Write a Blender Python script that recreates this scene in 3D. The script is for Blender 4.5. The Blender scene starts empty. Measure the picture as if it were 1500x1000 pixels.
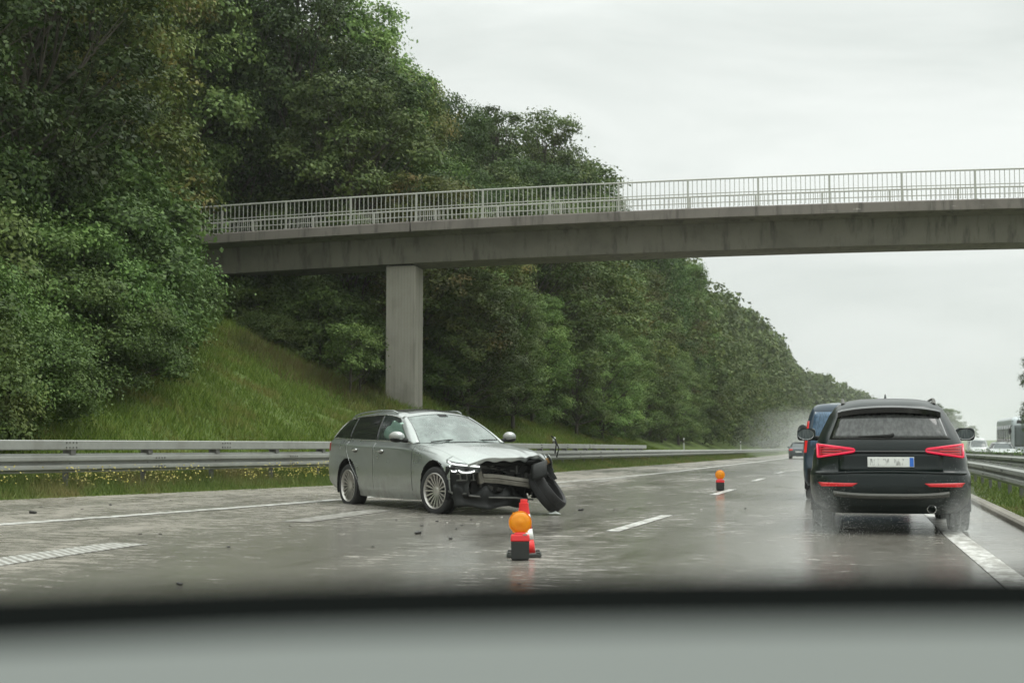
import bpy, bmesh, math, random
import numpy as np
from mathutils import Matrix, Vector

scene = bpy.context.scene
COL = scene.collection
PI = math.pi
rnd = random.Random(7)

# ------------------------------------------------------------------ frame
# world: X across the road (right positive), Y along the road, Z up. Camera sits in a car at the origin.
TH = math.radians(13.5)
CS, SN = math.cos(TH), math.sin(TH)
FPX, CX, CY, HY, CAMH = 2083.0, 750.0, 500.0, 645.0, 1.1
PITCH = math.atan((HY - CY) / FPX)


def ray(px, py):
    x, y, z = (px - CX) / FPX, -(py - CY) / FPX, 1.0
    f = z * math.cos(PITCH) - y * math.sin(PITCH)
    u = z * math.sin(PITCH) + y * math.cos(PITCH)
    return x, f, u


def world(X, Z):
    """camera-plane (right, forward) to road frame (across, along)"""
    return X * CS - Z * SN, X * SN + Z * CS


def on_z(px, py, z=0.0):
    x, f, u = ray(px, py)
    k = (z - CAMH) / u
    a, t = world(x * k, f * k)
    return Vector((a, t, z))


def at_depth(px, py, Z):
    x, f, u = ray(px, py)
    k = Z / f
    a, t = world(x * k, f * k)
    return Vector((a, t, CAMH + u * k))


def pchip(xk, yk):
    xk = np.asarray(xk, float); yk = np.asarray(yk, float)
    h = np.diff(xk); d = np.diff(yk) / h
    m = np.zeros(len(xk))
    for i in range(1, len(xk) - 1):
        if d[i - 1] * d[i] > 0:
            w1 = 2 * h[i] + h[i - 1]; w2 = h[i] + 2 * h[i - 1]
            m[i] = (w1 + w2) / (w1 / d[i - 1] + w2 / d[i])
    m[0] = d[0]; m[-1] = d[-1]

    def f(x):
        x = np.clip(x, xk[0], xk[-1])
        i = np.clip(np.searchsorted(xk, x, side='right') - 1, 0, len(h) - 1)
        t = (x - xk[i]) / h[i]
        t2, t3 = t * t, t * t * t
        return ((2 * t3 - 3 * t2 + 1) * yk[i] + (t3 - 2 * t2 + t) * h[i] * m[i]
                + (-2 * t3 + 3 * t2) * yk[i + 1] + (t3 - t2) * h[i] * m[i + 1])
    return f


# ------------------------------------------------------------------ objects
def thing(name, label, cat, loc=(0, 0, 0), rotz=0.0, group=None):
    o = bpy.data.objects.new(name, None)
    COL.objects.link(o)
    o.location = loc
    o.rotation_euler = (0, 0, rotz)
    tag(o, label, cat, group)
    o.empty_display_size = 0.2
    return o


def tag(o, label=None, cat=None, group=None, kind=None):
    if label: o['label'] = label
    if cat: o['category'] = cat
    if group: o['group'] = group
    if kind: o['kind'] = kind
    return o


def link_mesh(name, me, mats, parent=None, smooth=None):
    o = bpy.data.objects.new(name, me)
    for m in (mats if isinstance(mats, (list, tuple)) else [mats]):
        me.materials.append(m)
    if smooth is not None:
        me.polygons.foreach_set('use_smooth', [True] * len(me.polygons))
        me.set_sharp_from_angle(angle=math.radians(smooth))
    COL.objects.link(o)
    if parent: o.parent = parent
    return o


def copy_tree(o, parent=None):
    c = o.copy()
    COL.objects.link(c)
    c.parent = parent
    for ch in list(o.children):
        copy_tree(ch, c)
    return c


class MB:
    def __init__(self):
        self.v = []; self.f = []; self.m = []

    def add(self, verts, faces, mi=0, mat=None):
        n = len(self.v)
        if mat is not None:
            verts = [mat @ Vector(p) for p in verts]
        self.v += [tuple(p) for p in verts]
        self.f += [tuple(i + n for i in q) for q in faces]
        self.m += [mi] * len(faces)
        return self

    def box(self, c, s, rot=None, mi=0):
        x, y, z = s[0] / 2, s[1] / 2, s[2] / 2
        vs = [Vector((a * x, b * y, d * z)) for a in (-1, 1) for b in (-1, 1) for d in (-1, 1)]
        if rot is not None: vs = [rot @ p for p in vs]
        vs = [p + Vector(c) for p in vs]
        return self.add(vs, [(0, 1, 3, 2), (4, 6, 7, 5), (0, 4, 5, 1), (2, 3, 7, 6), (0, 2, 6, 4), (1, 5, 7, 3)], mi)

    def taper_box(self, c, s0, s1, h, mi=0, mat=None):
        vs = []
        for k, (a, b) in enumerate((s0, s1)):
            z = c[2] + k * h
            vs += [(c[0] - a / 2, c[1] - b / 2, z), (c[0] + a / 2, c[1] - b / 2, z), (c[0] + a / 2, c[1] + b / 2, z), (c[0] - a / 2, c[1] + b / 2, z)]
        return self.add(vs, [(3, 2, 1, 0), (4, 5, 6, 7), (0, 1, 5, 4), (1, 2, 6, 5), (2, 3, 7, 6), (3, 0, 4, 7)], mi, mat)

    def tube(self, pts, rad, n=8, mi=0, cap=True):
        pts = [Vector(p) for p in pts]
        if not isinstance(rad, (list, tuple)): rad = [rad] * len(pts)
        vs, fs = [], []
        up = None
        for i, p in enumerate(pts):
            d = (pts[min(i + 1, len(pts) - 1)] - pts[max(i - 1, 0)])
            if d.length < 1e-9: d = Vector((0, 0, 1))
            d.normalize()
            if up is None:
                up = Vector((0, 0, 1)) if abs(d.z) < 0.9 else Vector((1, 0, 0))
            a = d.cross(up)
            if a.length < 1e-6: a = d.cross(Vector((0.3, 1, 0.2)))
            a.normalize(); b = a.cross(d).normalized(); up = b
            for k in range(n):
                t = 2 * PI * k / n
                vs.append(p + (a * math.cos(t) + b * math.sin(t)) * rad[i])
        for i in range(len(pts) - 1):
            for k in range(n):
                k2 = (k + 1) % n
                fs.append((i * n + k, i * n + k2, (i + 1) * n + k2, (i + 1) * n + k))
        if cap:
            fs.append(tuple(range(n)))
            fs.append(tuple(reversed(range((len(pts) - 1) * n, len(pts) * n))))
        return self.add(vs, fs, mi)

    def lathe(self, prof, n=32, mat=None, mi=0, closed=False):
        """prof: (r, h) turned about local Z"""
        vs, fs = [], []
        for k in range(n):
            t = 2 * PI * k / n
            for r, h in prof: vs.append((r * math.cos(t), r * math.sin(t), h))
        m = len(prof)
        for k in range(n):
            k2 = (k + 1) % n
            for j in range(m if closed else m - 1):
                j2 = (j + 1) % m
                fs.append((k * m + j, k2 * m + j, k2 * m + j2, k * m + j2))
        return self.add(vs, fs, mi, mat)

    def grid(self, fn, us, vs_, mi=0, flip=False):
        pts = [fn(u, v) for u in us for v in vs_]
        nv = len(vs_)
        fs = []
        for i in range(len(us) - 1):
            for j in range(nv - 1):
                q = (i * nv + j, (i + 1) * nv + j, (i + 1) * nv + j + 1, i * nv + j + 1)
                fs.append(tuple(reversed(q)) if flip else q)
        return self.add(pts, fs, mi)

    def prism(self, poly, d, mat=None, mi=0):
        n = len(poly)
        vs = [(x, y, 0) for x, y in poly] + [(x, y, d) for x, y in poly]
        fs = [tuple(reversed(range(n))), tuple(range(n, 2 * n))]
        fs += [(i, (i + 1) % n, (i + 1) % n + n, i + n) for i in range(n)]
        return self.add(vs, fs, mi, mat)

    def ellipsoid(self, c, r, n=16, m=10, mi=0, rot=None):
        vs, fs = [], []
        for j in range(m + 1):
            a = PI * j / m
            for k in range(n):
                t = 2 * PI * k / n
                p = Vector((r[0] * math.sin(a) * math.cos(t), r[1] * math.sin(a) * math.sin(t), r[2] * math.cos(a)))
                if rot is not None: p = rot @ p
                vs.append(p + Vector(c))
        for j in range(m):
            for k in range(n):
                k2 = (k + 1) % n
                fs.append((j * n + k, (j + 1) * n + k, (j + 1) * n + k2, j * n + k2))
        return self.add(vs, fs, mi)

    def build(self, name, mats, parent=None, smooth=35, bevel=None, solid=None, merge=False, seg=2):
        me = bpy.data.meshes.new(name)
        me.from_pydata(self.v, [], self.f)
        if merge:
            bm = bmesh.new(); bm.from_mesh(me)
            bmesh.ops.remove_doubles(bm, verts=bm.verts, dist=1e-4)
            bmesh.ops.dissolve_degenerate(bm, edges=bm.edges, dist=1e-5)
            bm.to_mesh(me); bm.free()
        elif any(self.m):
            me.polygons.foreach_set('material_index', self.m)
        me.update()
        o = link_mesh(name, me, mats, parent, smooth)
        if solid:
            md = o.modifiers.new('solid', 'SOLIDIFY'); md.thickness = solid; md.offset = -1
        if bevel:
            md = o.modifiers.new('bevel', 'BEVEL'); md.width = bevel; md.segments = seg; md.limit_method = 'ANGLE'
            md.angle_limit = math.radians(40)
        return o


def np_mesh(name, verts, nper, mats, parent=None, smooth=False):
    """quads (nper=4) or triangles (nper=3) from a flat vertex array, each face its own vertices"""
    verts = np.ascontiguousarray(verts, dtype=np.float32)
    n = len(verts); nf = n // nper
    me = bpy.data.meshes.new(name)
    me.vertices.add(n); me.vertices.foreach_set('co', verts.ravel())
    me.loops.add(n); me.loops.foreach_set('vertex_index', np.arange(n, dtype=np.int32))
    me.polygons.add(nf); me.polygons.foreach_set('loop_start', np.arange(0, n, nper, dtype=np.int32))
    if smooth: me.polygons.foreach_set('use_smooth', np.ones(nf, dtype=bool))
    me.update(calc_edges=True)
    o = bpy.data.objects.new(name, me)
    for m in (mats if isinstance(mats, (list, tuple)) else [mats]): me.materials.append(m)
    COL.objects.link(o)
    if parent: o.parent = parent
    return o


def lin(a, b, n):
    return [a + (b - a) * i / (n - 1) for i in range(n)]


# ------------------------------------------------------------------ materials
class NT:
    def __init__(self, name):
        self.mat = bpy.data.materials.new(name)
        self.mat.use_nodes = True
        self.t = self.mat.node_tree
        self.t.nodes.clear()
        self.out = self.n('ShaderNodeOutputMaterial')

    def n(self, kind, **kw):
        nd = self.t.nodes.new(kind)
        for k, v in kw.items():
            if k.startswith('i_'):
                nd.inputs[k[2:].replace('_', ' ')].default_value = v
            else:
                setattr(nd, k, v)
        return nd

    def l(self, a, b):
        self.t.links.new(a, b)

    def noise(self, vec, scale, detail=4.0, rough=0.55, dist=0.0):
        nd = self.n('ShaderNodeTexNoise')
        nd.inputs['Scale'].default_value = scale
        nd.inputs['Detail'].default_value = detail
        nd.inputs['Roughness'].default_value = rough
        nd.inputs['Distortion'].default_value = dist
        if vec is not None: self.l(vec, nd.inputs['Vector'])
        return nd.outputs['Fac']

    def mapping(self, vec, scale=(1, 1, 1), rot=(0, 0, 0), loc=(0, 0, 0)):
        m = self.n('ShaderNodeMapping')
        m.inputs['Scale'].default_value = scale
        m.inputs['Rotation'].default_value = rot
        m.inputs['Location'].default_value = loc
        self.l(vec, m.inputs['Vector'])
        return m.outputs['Vector']

    def ramp(self, fac, stops):
        r = self.n('ShaderNodeValToRGB')
        e = r.color_ramp.elements
        while len(e) < len(stops): e.new(0.5)
        for k, (p, c) in enumerate(stops):
            e[k].position = p
            e[k].color = c if len(c) == 4 else (*c, 1)
        self.l(fac, r.inputs['Fac'])
        return r.outputs['Color']

    def frange(self, fac, a, b, c=0.0, d=1.0, smooth=True):
        m = self.n('ShaderNodeMapRange')
        if smooth: m.interpolation_type = 'SMOOTHSTEP'
        self.l(fac, m.inputs['Value'])
        for k, v in zip(('From Min', 'From Max', 'To Min', 'To Max'), (a, b, c, d)):
            m.inputs[k].default_value = v
        return m.outputs['Result']

    def mix(self, fac, a, b, mode='MIX'):
        m = self.n('ShaderNodeMix', data_type='RGBA', blend_type=mode)
        for s, x in ((m.inputs[0], fac), (m.inputs[6], a), (m.inputs[7], b)):
            if isinstance(x, (int, float)): s.default_value = x
            elif isinstance(x, (tuple, list)): s.default_value = x if len(x) == 4 else (*x, 1)
            else: self.l(x, s)
        return m.outputs[2]

    def math(self, op, a, b=0.0):
        m = self.n('ShaderNodeMath', operation=op)
        for s, x in ((m.inputs[0], a), (m.inputs[1], b)):
            if isinstance(x, (int, float)): s.default_value = x
            else: self.l(x, s)
        return m.outputs[0]

    def bump(self, h, strength=0.3, dist=0.02):
        b = self.n('ShaderNodeBump')
        b.inputs['Strength'].default_value = strength
        b.inputs['Distance'].default_value = dist
        self.l(h, b.inputs['Height'])
        return b.outputs['Normal']

    def bsdf(self, color=None, rough=0.5, metal=0.0, normal=None, coat=0.0, spec=0.5, emis=None, estr=0.0, coat_rough=0.05):
        p = self.n('ShaderNodeBsdfPrincipled')

        def put(key, x):
            if x is None: return
            s = p.inputs[key]
            if isinstance(x, (int, float)): s.default_value = x
            elif isinstance(x, (tuple, list)): s.default_value = x if len(x) == 4 else (*x, 1)
            else: self.l(x, s)
        put('Base Color', color); put('Roughness', rough); put('Metallic', metal)
        put('Coat Weight', coat); put('Coat Roughness', coat_rough); put('Specular IOR Level', spec)
        if normal is not None: self.l(normal, p.inputs['Normal'])
        if emis is not None:
            put('Emission Color', emis); put('Emission Strength', estr)
        return p.outputs['BSDF']

    def done(self, sh):
        self.l(sh, self.out.inputs['Surface'])
        return self.mat

    def pos(self):
        return self.n('ShaderNodeNewGeometry').outputs['Position']

    def obj(self):
        return self.n('ShaderNodeTexCoord').outputs['Object']


def simple(name, color, rough=0.5, metal=0.0, var=0.12, scale=8.0, coat=0.0, bump=0.0, bscale=60.0, spec=0.5):
    t = NT(name)
    v = t.obj()
    f = t.noise(v, scale, 5.0)
    c0 = tuple(c * (1 - var) for c in color); c1 = tuple(min(1, c * (1 + var)) for c in color)
    col = t.mix(f, c0, c1)
    nr = None
    if bump: nr = t.bump(t.noise(v, bscale, 3.0), bump, 0.01)
    r = t.frange(f, 0.3, 0.7, max(0.02, rough * 0.85), min(1, rough * 1.15))
    return t.done(t.bsdf(col, r, metal, nr, coat, spec))


def emitter(name, color, base, strength):
    t = NT(name)
    f = t.noise(t.obj(), 30.0)
    e = t.frange(f, 0.2, 0.8, strength * 0.8, strength * 1.1)
    return t.done(t.bsdf(base, 0.2, 0, None, 0.3, 0.5, color, e))


def make_materials():
    M = {}
    # ---- wet concrete carriageway
    t = NT('wet_road')
    p = t.pos()
    big = t.noise(t.mapping(p, (0.16, 0.05, 1)), 1.0, 6.0, 0.6, 0.6)
    mid = t.noise(t.mapping(p, (0.9, 0.22, 1)), 1.0, 7.0, 0.65, 0.8)
    streak = t.noise(t.mapping(p, (1.0, 7.5, 1)), 1.0, 6.0, 0.7)
    grain = t.noise(p, 45.0, 3.0, 0.7)
    sx = t.n('ShaderNodeSeparateXYZ'); t.l(p, sx.inputs[0])
    right = t.frange(sx.outputs['X'], -9.0, -3.5)
    w = t.math('ADD', t.math('MULTIPLY', big, 0.55), t.math('MULTIPLY', mid, 0.45))
    w = t.math('ADD', w, t.math('MULTIPLY', right, 0.17))
    w = t.math('ADD', w, t.math('MULTIPLY', t.math('SUBTRACT', streak, 0.5), 0.42))
    sp = t.math('MULTIPLY', t.math('SUBTRACT', t.noise(t.mapping(p, (3.2, 5.5, 1)), 1.0, 7.0, 0.8), 0.5), 0.72)
    w = t.math('ADD', w, sp)
    trk = None
    for cen, wd in ((-5.6, 0.75), (-4.0, 0.5), (-1.7, 0.45), (0.35, 0.45), (-9.0, 0.6)):
        d_ = t.math('ABSOLUTE', t.math('SUBTRACT', sx.outputs['X'], cen))
        k_ = t.frange(d_, 0.0, wd * 1.8, 1.0, 0.0)
        trk = k_ if trk is None else t.math('ADD', trk, k_)
    w = t.math('ADD', w, t.math('MULTIPLY', trk, 0.045))
    wet = t.frange(w, 0.36, 0.68)
    dry_c = t.mix(grain, (0.25, 0.225, 0.19), (0.46, 0.42, 0.365))
    wet_c = t.mix(grain, (0.095, 0.090, 0.078), (0.235, 0.222, 0.195))
    col = t.mix(wet, dry_c, wet_c)
    stain = t.frange(t.noise(t.mapping(p, (0.8, 0.30, 1), loc=(1.7, 4.2, 0)), 1.0, 6.0, 0.62, 1.2), 0.50, 0.70)
    col = t.mix(t.math('MULTIPLY', stain, t.frange(sp, -0.15, 0.2, 0.25, 0.75)), col, (0.055, 0.048, 0.032))
    # slab joints across the carriageway every 5 m
    jt = t.math('ABSOLUTE', t.math('SUBTRACT', t.math('FRACT', t.math('MULTIPLY', sx.outputs['Y'], 0.2)), 0.5))
    joint = t.frange(jt, 0.0, 0.004, 1.0, 0.0, False)
    col = t.mix(t.math('MULTIPLY', joint, 0.5), col, (0.05, 0.045, 0.04))
    pud = t.frange(t.noise(t.mapping(p, (0.45, 0.13, 1), loc=(3, 1, 0)), 1.0, 5.0, 0.6, 0.5), 0.52, 0.66)
    rough = t.math('SUBTRACT', t.math('ADD', t.frange(wet, 0, 1, 0.42, 0.19, False), t.math('MULTIPLY', sp, -0.25)), t.math('MULTIPLY', t.math('MULTIPLY', pud, right), 0.09))
    h = t.math('ADD', t.math('MULTIPLY', grain, 0.6), t.math('MULTIPLY', streak, 0.5))
    rip = t.noise(t.mapping(p, (5.0, 9.0, 1)), 1.0, 3.0, 0.6)
    h = t.math('ADD', h, t.math('MULTIPLY', rip, 0.7))
    h = t.math('MULTIPLY', h, t.math('MULTIPLY', t.frange(wet, 0, 1, 1.0, 0.32, False), t.frange(right, 0, 1, 1.0, 0.75, False)))
    M['road'] = t.done(t.bsdf(col, rough, 0, t.bump(h, 0.5, 0.008), 0.0, 0.5))

    # ---- worn white paint
    t = NT('road_paint')
    p = t.pos()
    f = t.noise(t.mapping(p, (6, 3, 1)), 1.0, 6.0, 0.7)
    rib = t.n('ShaderNodeTexWave', wave_type='BANDS', bands_direction='Y')
    rib.inputs['Scale'].default_value = 1.6; rib.inputs['Distortion'].default_value = 1.0
    t.l(p, rib.inputs['Vector'])
    col = t.mix(t.frange(f, 0.36, 0.66), (0.22, 0.21, 0.18), (0.66, 0.66, 0.63))
    M['paint_white'] = t.done(t.bsdf(col, 0.4, 0, t.bump(rib.outputs['Fac'], 0.3, 0.01)))
    t = NT('rumble_paint')
    p = t.pos()
    f = t.noise(t.mapping(p, (5, 5, 1)), 1.0, 5.0, 0.7)
    wv = t.n('ShaderNodeTexWave', wave_type='BANDS', bands_direction='DIAGONAL')
    wv.inputs['Scale'].default_value = 5.2; wv.inputs['Distortion'].default_value = 3.0; wv.inputs['Detail'].default_value = 2
    t.l(p, wv.inputs['Vector'])
    g = t.math('ADD', t.math('MULTIPLY', wv.outputs['Fac'], 0.6), t.math('MULTIPLY', f, 0.7))
    col = t.mix(t.frange(g, 0.42, 1.0), (0.22, 0.21, 0.185), (0.45, 0.45, 0.42))
    M['paint_worn'] = None
    M['paint_rumble'] = t.done(t.bsdf(col, 0.45, 0, t.bump(wv.outputs['Fac'], 0.4, 0.01)))

    t = NT('worn_paint')
    p = t.pos()
    f = t.noise(t.mapping(p, (9, 5, 1)), 1.0, 6.0, 0.75)
    M['paint_worn'] = t.done(t.bsdf(t.mix(t.frange(f, 0.42, 0.66), (0.15, 0.14, 0.12), (0.36, 0.35, 0.32)), 0.45, 0, t.bump(f, 0.3, 0.006)))

    # ---- ground under grass
    t = NT('turf_ground')
    p = t.pos()
    f = t.noise(p, 0.35, 6.0, 0.65)
    g = t.noise(p, 6.0, 5.0, 0.7)
    c = t.mix(f, (0.06, 0.105, 0.02), (0.11, 0.15, 0.035))
    c = t.mix(t.frange(g, 0.5, 0.75), c, (0.11, 0.10, 0.045))
    M['ground'] = t.done(t.bsdf(c, 0.9, 0, t.bump(g, 0.7, 0.08), 0, 0.2))

    def blades(name, c0, c1, c2):
        t = NT(name)
        geo = t.n('ShaderNodeNewGeometry')
        r = geo.outputs['Random Per Island']
        f = t.noise(geo.outputs['Position'], 0.5, 4.0, 0.65)
        c = t.mix(r, c0, c1)
        c = t.mix(t.frange(f, 0.46, 0.68), c, c2)
        b = t.bsdf(c, 0.6, 0, None, 0, 0.12)
        tr = t.n('ShaderNodeBsdfTranslucent'); t.l(c, tr.inputs['Color'])
        mx = t.n('ShaderNodeMixShader'); mx.inputs[0].default_value = 0.3
        t.l(b, mx.inputs[1]); t.l(tr.outputs[0], mx.inputs[2])
        return t.done(mx.outputs[0])
    M['grass'] = blades('grass_blades', (0.085, 0.145, 0.024), (0.185, 0.25, 0.05), (0.20, 0.195, 0.06))
    M['verge'] = blades('verge_blades', (0.08, 0.13, 0.028), (0.17, 0.22, 0.06), (0.23, 0.20, 0.085))
    M['dry_weed'] = blades('dry_weed_stems', (0.10, 0.095, 0.035), (0.17, 0.15, 0.060), (0.09, 0.13, 0.035))
    M['petal'] = blades('flower_petals', (0.55, 0.47, 0.10), (0.66, 0.58, 0.20), (0.50, 0.47, 0.20))

    def leaves(name, c0, c1, c2, spread=0.34):
        t = NT(name)
        geo = t.n('ShaderNodeNewGeometry')
        oi = t.n('ShaderNodeObjectInfo')
        r = geo.outputs['Random Per Island']
        c = t.mix(r, c0, c1)
        f = t.noise(t.obj(), 0.55, 3.0, 0.6)
        c = t.mix(t.math('MULTIPLY', t.frange(f, 0.48, 0.7), 0.75), c, c2)
        hs = t.n('ShaderNodeHueSaturation')
        hs.inputs['Saturation'].default_value = 0.95
        t.l(t.frange(oi.outputs['Random'], 0, 1, 1 - spread, 1 + spread, False), hs.inputs['Value'])
        t.l(t.frange(oi.outputs['Random'], 0, 1, 0.484, 0.502, False), hs.inputs['Hue'])
        t.l(c, hs.inputs['Color'])
        c = hs.outputs['Color']
        big = t.noise(geo.outputs['Position'], 0.16, 3.0, 0.5)
        gain = t.n('ShaderNodeVectorMath', operation='SCALE')
        t.l(c, gain.inputs[0]); t.l(t.frange(big, 0.3, 0.7, 0.85, 1.75, False), gain.inputs['Scale'])
        c = gain.outputs[0]
        b = t.bsdf(c, 0.5, 0, None, 0, 0.16)
        tr = t.n('ShaderNodeBsdfTranslucent'); t.l(c, tr.inputs['Color'])
        mx = t.n('ShaderNodeMixShader'); mx.inputs[0].default_value = 0.2
        t.l(b, mx.inputs[1]); t.l(tr.outputs[0], mx.inputs[2])
        return t.done(mx.outputs[0])
    M['leaf_dark'] = leaves('leaves_dark', (0.016, 0.038, 0.008), (0.054, 0.096, 0.022), (0.060, 0.084, 0.018))
    M['leaf_mid'] = leaves('leaves_mid', (0.040, 0.080, 0.016), (0.115, 0.182, 0.042), (0.115, 0.152, 0.034))
    M['leaf_brown'] = leaves('leaves_brown', (0.045, 0.070, 0.014), (0.105, 0.135, 0.028), (0.15, 0.105, 0.024))
    M['leaf_bright'] = leaves('leaves_bright', (0.030, 0.066, 0.013), (0.090, 0.155, 0.034), (0.078, 0.120, 0.026))
    M['leaf_far'] = leaves('leaves_far', (0.048, 0.092, 0.020), (0.12, 0.185, 0.042), (0.12, 0.145, 0.036))
    M['bark'] = simple('bark', (0.07, 0.06, 0.045), 0.9, 0, 0.4, 6.0, 0, 0.8, 25.0)

    # ---- concrete
    def concrete(name, c0, c1, streaky):
        t = NT(name)
        p = t.pos()
        f = t.noise(p, 1.2, 7.0, 0.65)
        s = t.noise(t.mapping(p, (3.0, 3.0, 0.35)), 1.0, 5.0, 0.65)
        g = t.noise(p, 28.0, 4.0, 0.7)
        c = t.mix(f, c0, c1)
        c = t.mix(t.math('MULTIPLY', t.frange(s, 0.48, 0.70), streaky), c, tuple(x * 0.36 for x in c0))
        c = t.mix(t.math('MULTIPLY', g, 0.35), c, tuple(x * 0.7 for x in c0))
        b2 = t.noise(p, 0.45, 5.0, 0.6, 0.8)
        c = t.mix(t.math('MULTIPLY', t.frange(b2, 0.45, 0.7), 0.45), c, tuple(x * 0.55 for x in c0))
        if streaky < .6:
            fw = t.n('ShaderNodeTexWave', wave_type='BANDS', bands_direction='X')
            fw.inputs['Scale'].default_value = 2.6; fw.inputs['Distortion'].default_value = 0.4; fw.inputs['Detail'].default_value = 2
            t.l(p, fw.inputs['Vector'])
            c = t.mix(t.math('MULTIPLY', t.frange(fw.outputs['Fac'], 0.80, 1.0), 0.22), c, tuple(x * 0.5 for x in c0))
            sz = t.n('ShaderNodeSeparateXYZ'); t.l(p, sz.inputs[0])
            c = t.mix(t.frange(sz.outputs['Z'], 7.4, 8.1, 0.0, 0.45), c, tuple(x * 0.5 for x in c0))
        if streaky > .8:
            lime = t.noise(t.mapping(p, (0.9, 0.9, 5.0)), 1.0, 5.0, 0.7, 0.5)
            c = t.mix(t.math('MULTIPLY', t.frange(lime, 0.64, 0.72), 0.6), c, (0.50, 0.48, 0.44))
        return t.done(t.bsdf(c, 0.8, 0, t.bump(g, 0.3, 0.01), 0, 0.35))
    M['concrete'] = concrete('concrete_pillar', (0.30, 0.285, 0.24), (0.38, 0.36, 0.31), 0.5)
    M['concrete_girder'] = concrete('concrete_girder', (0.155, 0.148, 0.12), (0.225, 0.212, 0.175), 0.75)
    M['concrete_coping'] = concrete('concrete_coping', (0.19, 0.17, 0.15), (0.26, 0.235, 0.21), 0.85)
    M['kerb'] = concrete('kerb_stone', (0.20, 0.185, 0.155), (0.31, 0.29, 0.25), 0.4)

    # ---- metals, paint, plastic
    t = NT('galvanised_steel')
    p = t.pos()
    f = t.noise(p, 5.0, 5.0, 0.6)
    s = t.noise(t.mapping(p, (4, 1.2, 0.8)), 1.0, 4.0)
    c = t.mix(f, (0.23, 0.24, 0.22), (0.36, 0.37, 0.34))
    c = t.mix(t.math('MULTIPLY', t.frange(s, 0.5, 0.75), 0.6), c, (0.20, 0.20, 0.175))
    M['galv'] = t.done(t.bsdf(c, 0.5, 0.35, None, 0, 0.5))
    M['galv_dark'] = simple('steel_post', (0.16, 0.16, 0.15), 0.6, 0.3, 0.25, 4.0)
    M['railing'] = simple('railing_paint', (0.43, 0.43, 0.385), 0.5, 0.15, 0.15, 3.0)

    def carpaint(name, col, metal, rough, dirt, damt, coat=0.6):
        t = NT(name)
        v = t.obj()
        f = t.noise(v, 2.2, 6.0, 0.65)
        fl = t.noise(v, 900.0, 1.0)
        sx = t.n('ShaderNodeSeparateXYZ'); t.l(v, sx.inputs[0])
        low = t.frange(sx.outputs['Z'], 0.2, 0.75, 1.0, 0.15)
        d = t.math('MULTIPLY', t.math('MULTIPLY', t.frange(f, 0.35, 0.7), low), damt)
        c = t.mix(fl, tuple(x * 0.9 for x in col), tuple(min(1, x * 1.08) for x in col))
        c = t.mix(d, c, dirt)
        drops = t.n('ShaderNodeTexVoronoi'); drops.inputs['Scale'].default_value = 85.0
        t.l(v, drops.inputs['Vector'])
        dr = t.frange(drops.outputs['Distance'], 0.12, 0.3, 1.0, 0.0)
        m = t.math('MULTIPLY', t.math('SUBTRACT', 1.0, d), metal)
        r = t.math('ADD', t.math('MULTIPLY', d, 0.35), rough)
        return t.done(t.bsdf(c, r, m, t.bump(dr, 0.05, 0.002), coat, 0.4 if coat > .5 else 0.22, coat_rough=0.06))
    M['silver'] = carpaint('silver_paint', (0.41, 0.435, 0.42), 0.8, 0.27, (0.15, 0.14, 0.115), 0.8)
    M['black_paint'] = carpaint('black_paint', (0.004, 0.0095, 0.0090), 0.0, 0.30, (0.035, 0.042, 0.036), 0.25, 0.38)
    M['blue_paint'] = carpaint('blue_paint', (0.022, 0.042, 0.065), 0.1, 0.32, (0.10, 0.10, 0.09), 0.3)
    M['white_paint'] = carpaint('white_paint', (0.45, 0.48, 0.47), 0.0, 0.35, (0.25, 0.25, 0.23), 0.4)
    M['grey_paint'] = carpaint('grey_paint', (0.07, 0.085, 0.10), 0.3, 0.32, (0.10, 0.10, 0.09), 0.4)
    M['coach_paint'] = carpaint('coach_paint', (0.45, 0.50, 0.52), 0.0, 0.35, (0.2, 0.2, 0.19), 0.3)
    M['rubber'] = simple('tyre_rubber', (0.018, 0.018, 0.018), 0.7, 0, 0.3, 14.0, 0, 0.3, 50.0)
    M['plastic'] = simple('black_plastic', (0.012, 0.013, 0.012), 0.6, 0, 0.3, 10.0, spec=0.25)
    M['plastic_gloss'] = simple('gloss_black', (0.008, 0.009, 0.009), 0.2, 0, 0.3, 6.0, 0.3)
    M['liner'] = simple('arch_liner', (0.012, 0.012, 0.012), 0.9, 0, 0.3, 10.0)
    M['alloy'] = simple('alloy_rim', (0.46, 0.44, 0.41), 0.33, 0.75, 0.2, 9.0)
    M['alloy_dark'] = simple('alloy_recess', (0.018, 0.018, 0.017), 0.6, 0.2, 0.3, 9.0)
    M['chrome'] = simple('chrome_trim', (0.72, 0.73, 0.72), 0.2, 0.9, 0.1, 9.0)
    M['alu'] = simple('bare_aluminium', (0.13, 0.122, 0.10), 0.6, 0.3, 0.6, 11.0, 0, 0.4, 30.0)
    M['scrap'] = simple('scrap_metal', (0.10, 0.10, 0.09), 0.55, 0.4, 0.5, 14.0, 0, 0.5, 30.0)
    M['wire_brown'] = simple('rusty_bracket', (0.22, 0.12, 0.035), 0.6, 0.2, 0.5, 30.0)
    M['fabric_dark'] = simple('seat_fabric', (0.03, 0.03, 0.03), 0.9, 0, 0.3, 20.0)
    M['airbag'] = simple('airbag_cloth', (0.72, 0.76, 0.72), 0.85, 0, 0.08, 10.0, 0, 0.8, 7.0)
    M['airbag_green'] = simple('curtain_airbag_cloth', (0.42, 0.58, 0.50), 0.85, 0, 0.1, 10.0, 0, 0.8, 7.0)

    t = NT('radiator_mesh')
    v = t.obj()
    w1 = t.n('ShaderNodeTexWave', wave_type='BANDS', bands_direction='Z'); w1.inputs['Scale'].default_value = 20.0; w1.inputs['Distortion'].default_value = 0.6
    t.l(v, w1.inputs['Vector'])
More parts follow.
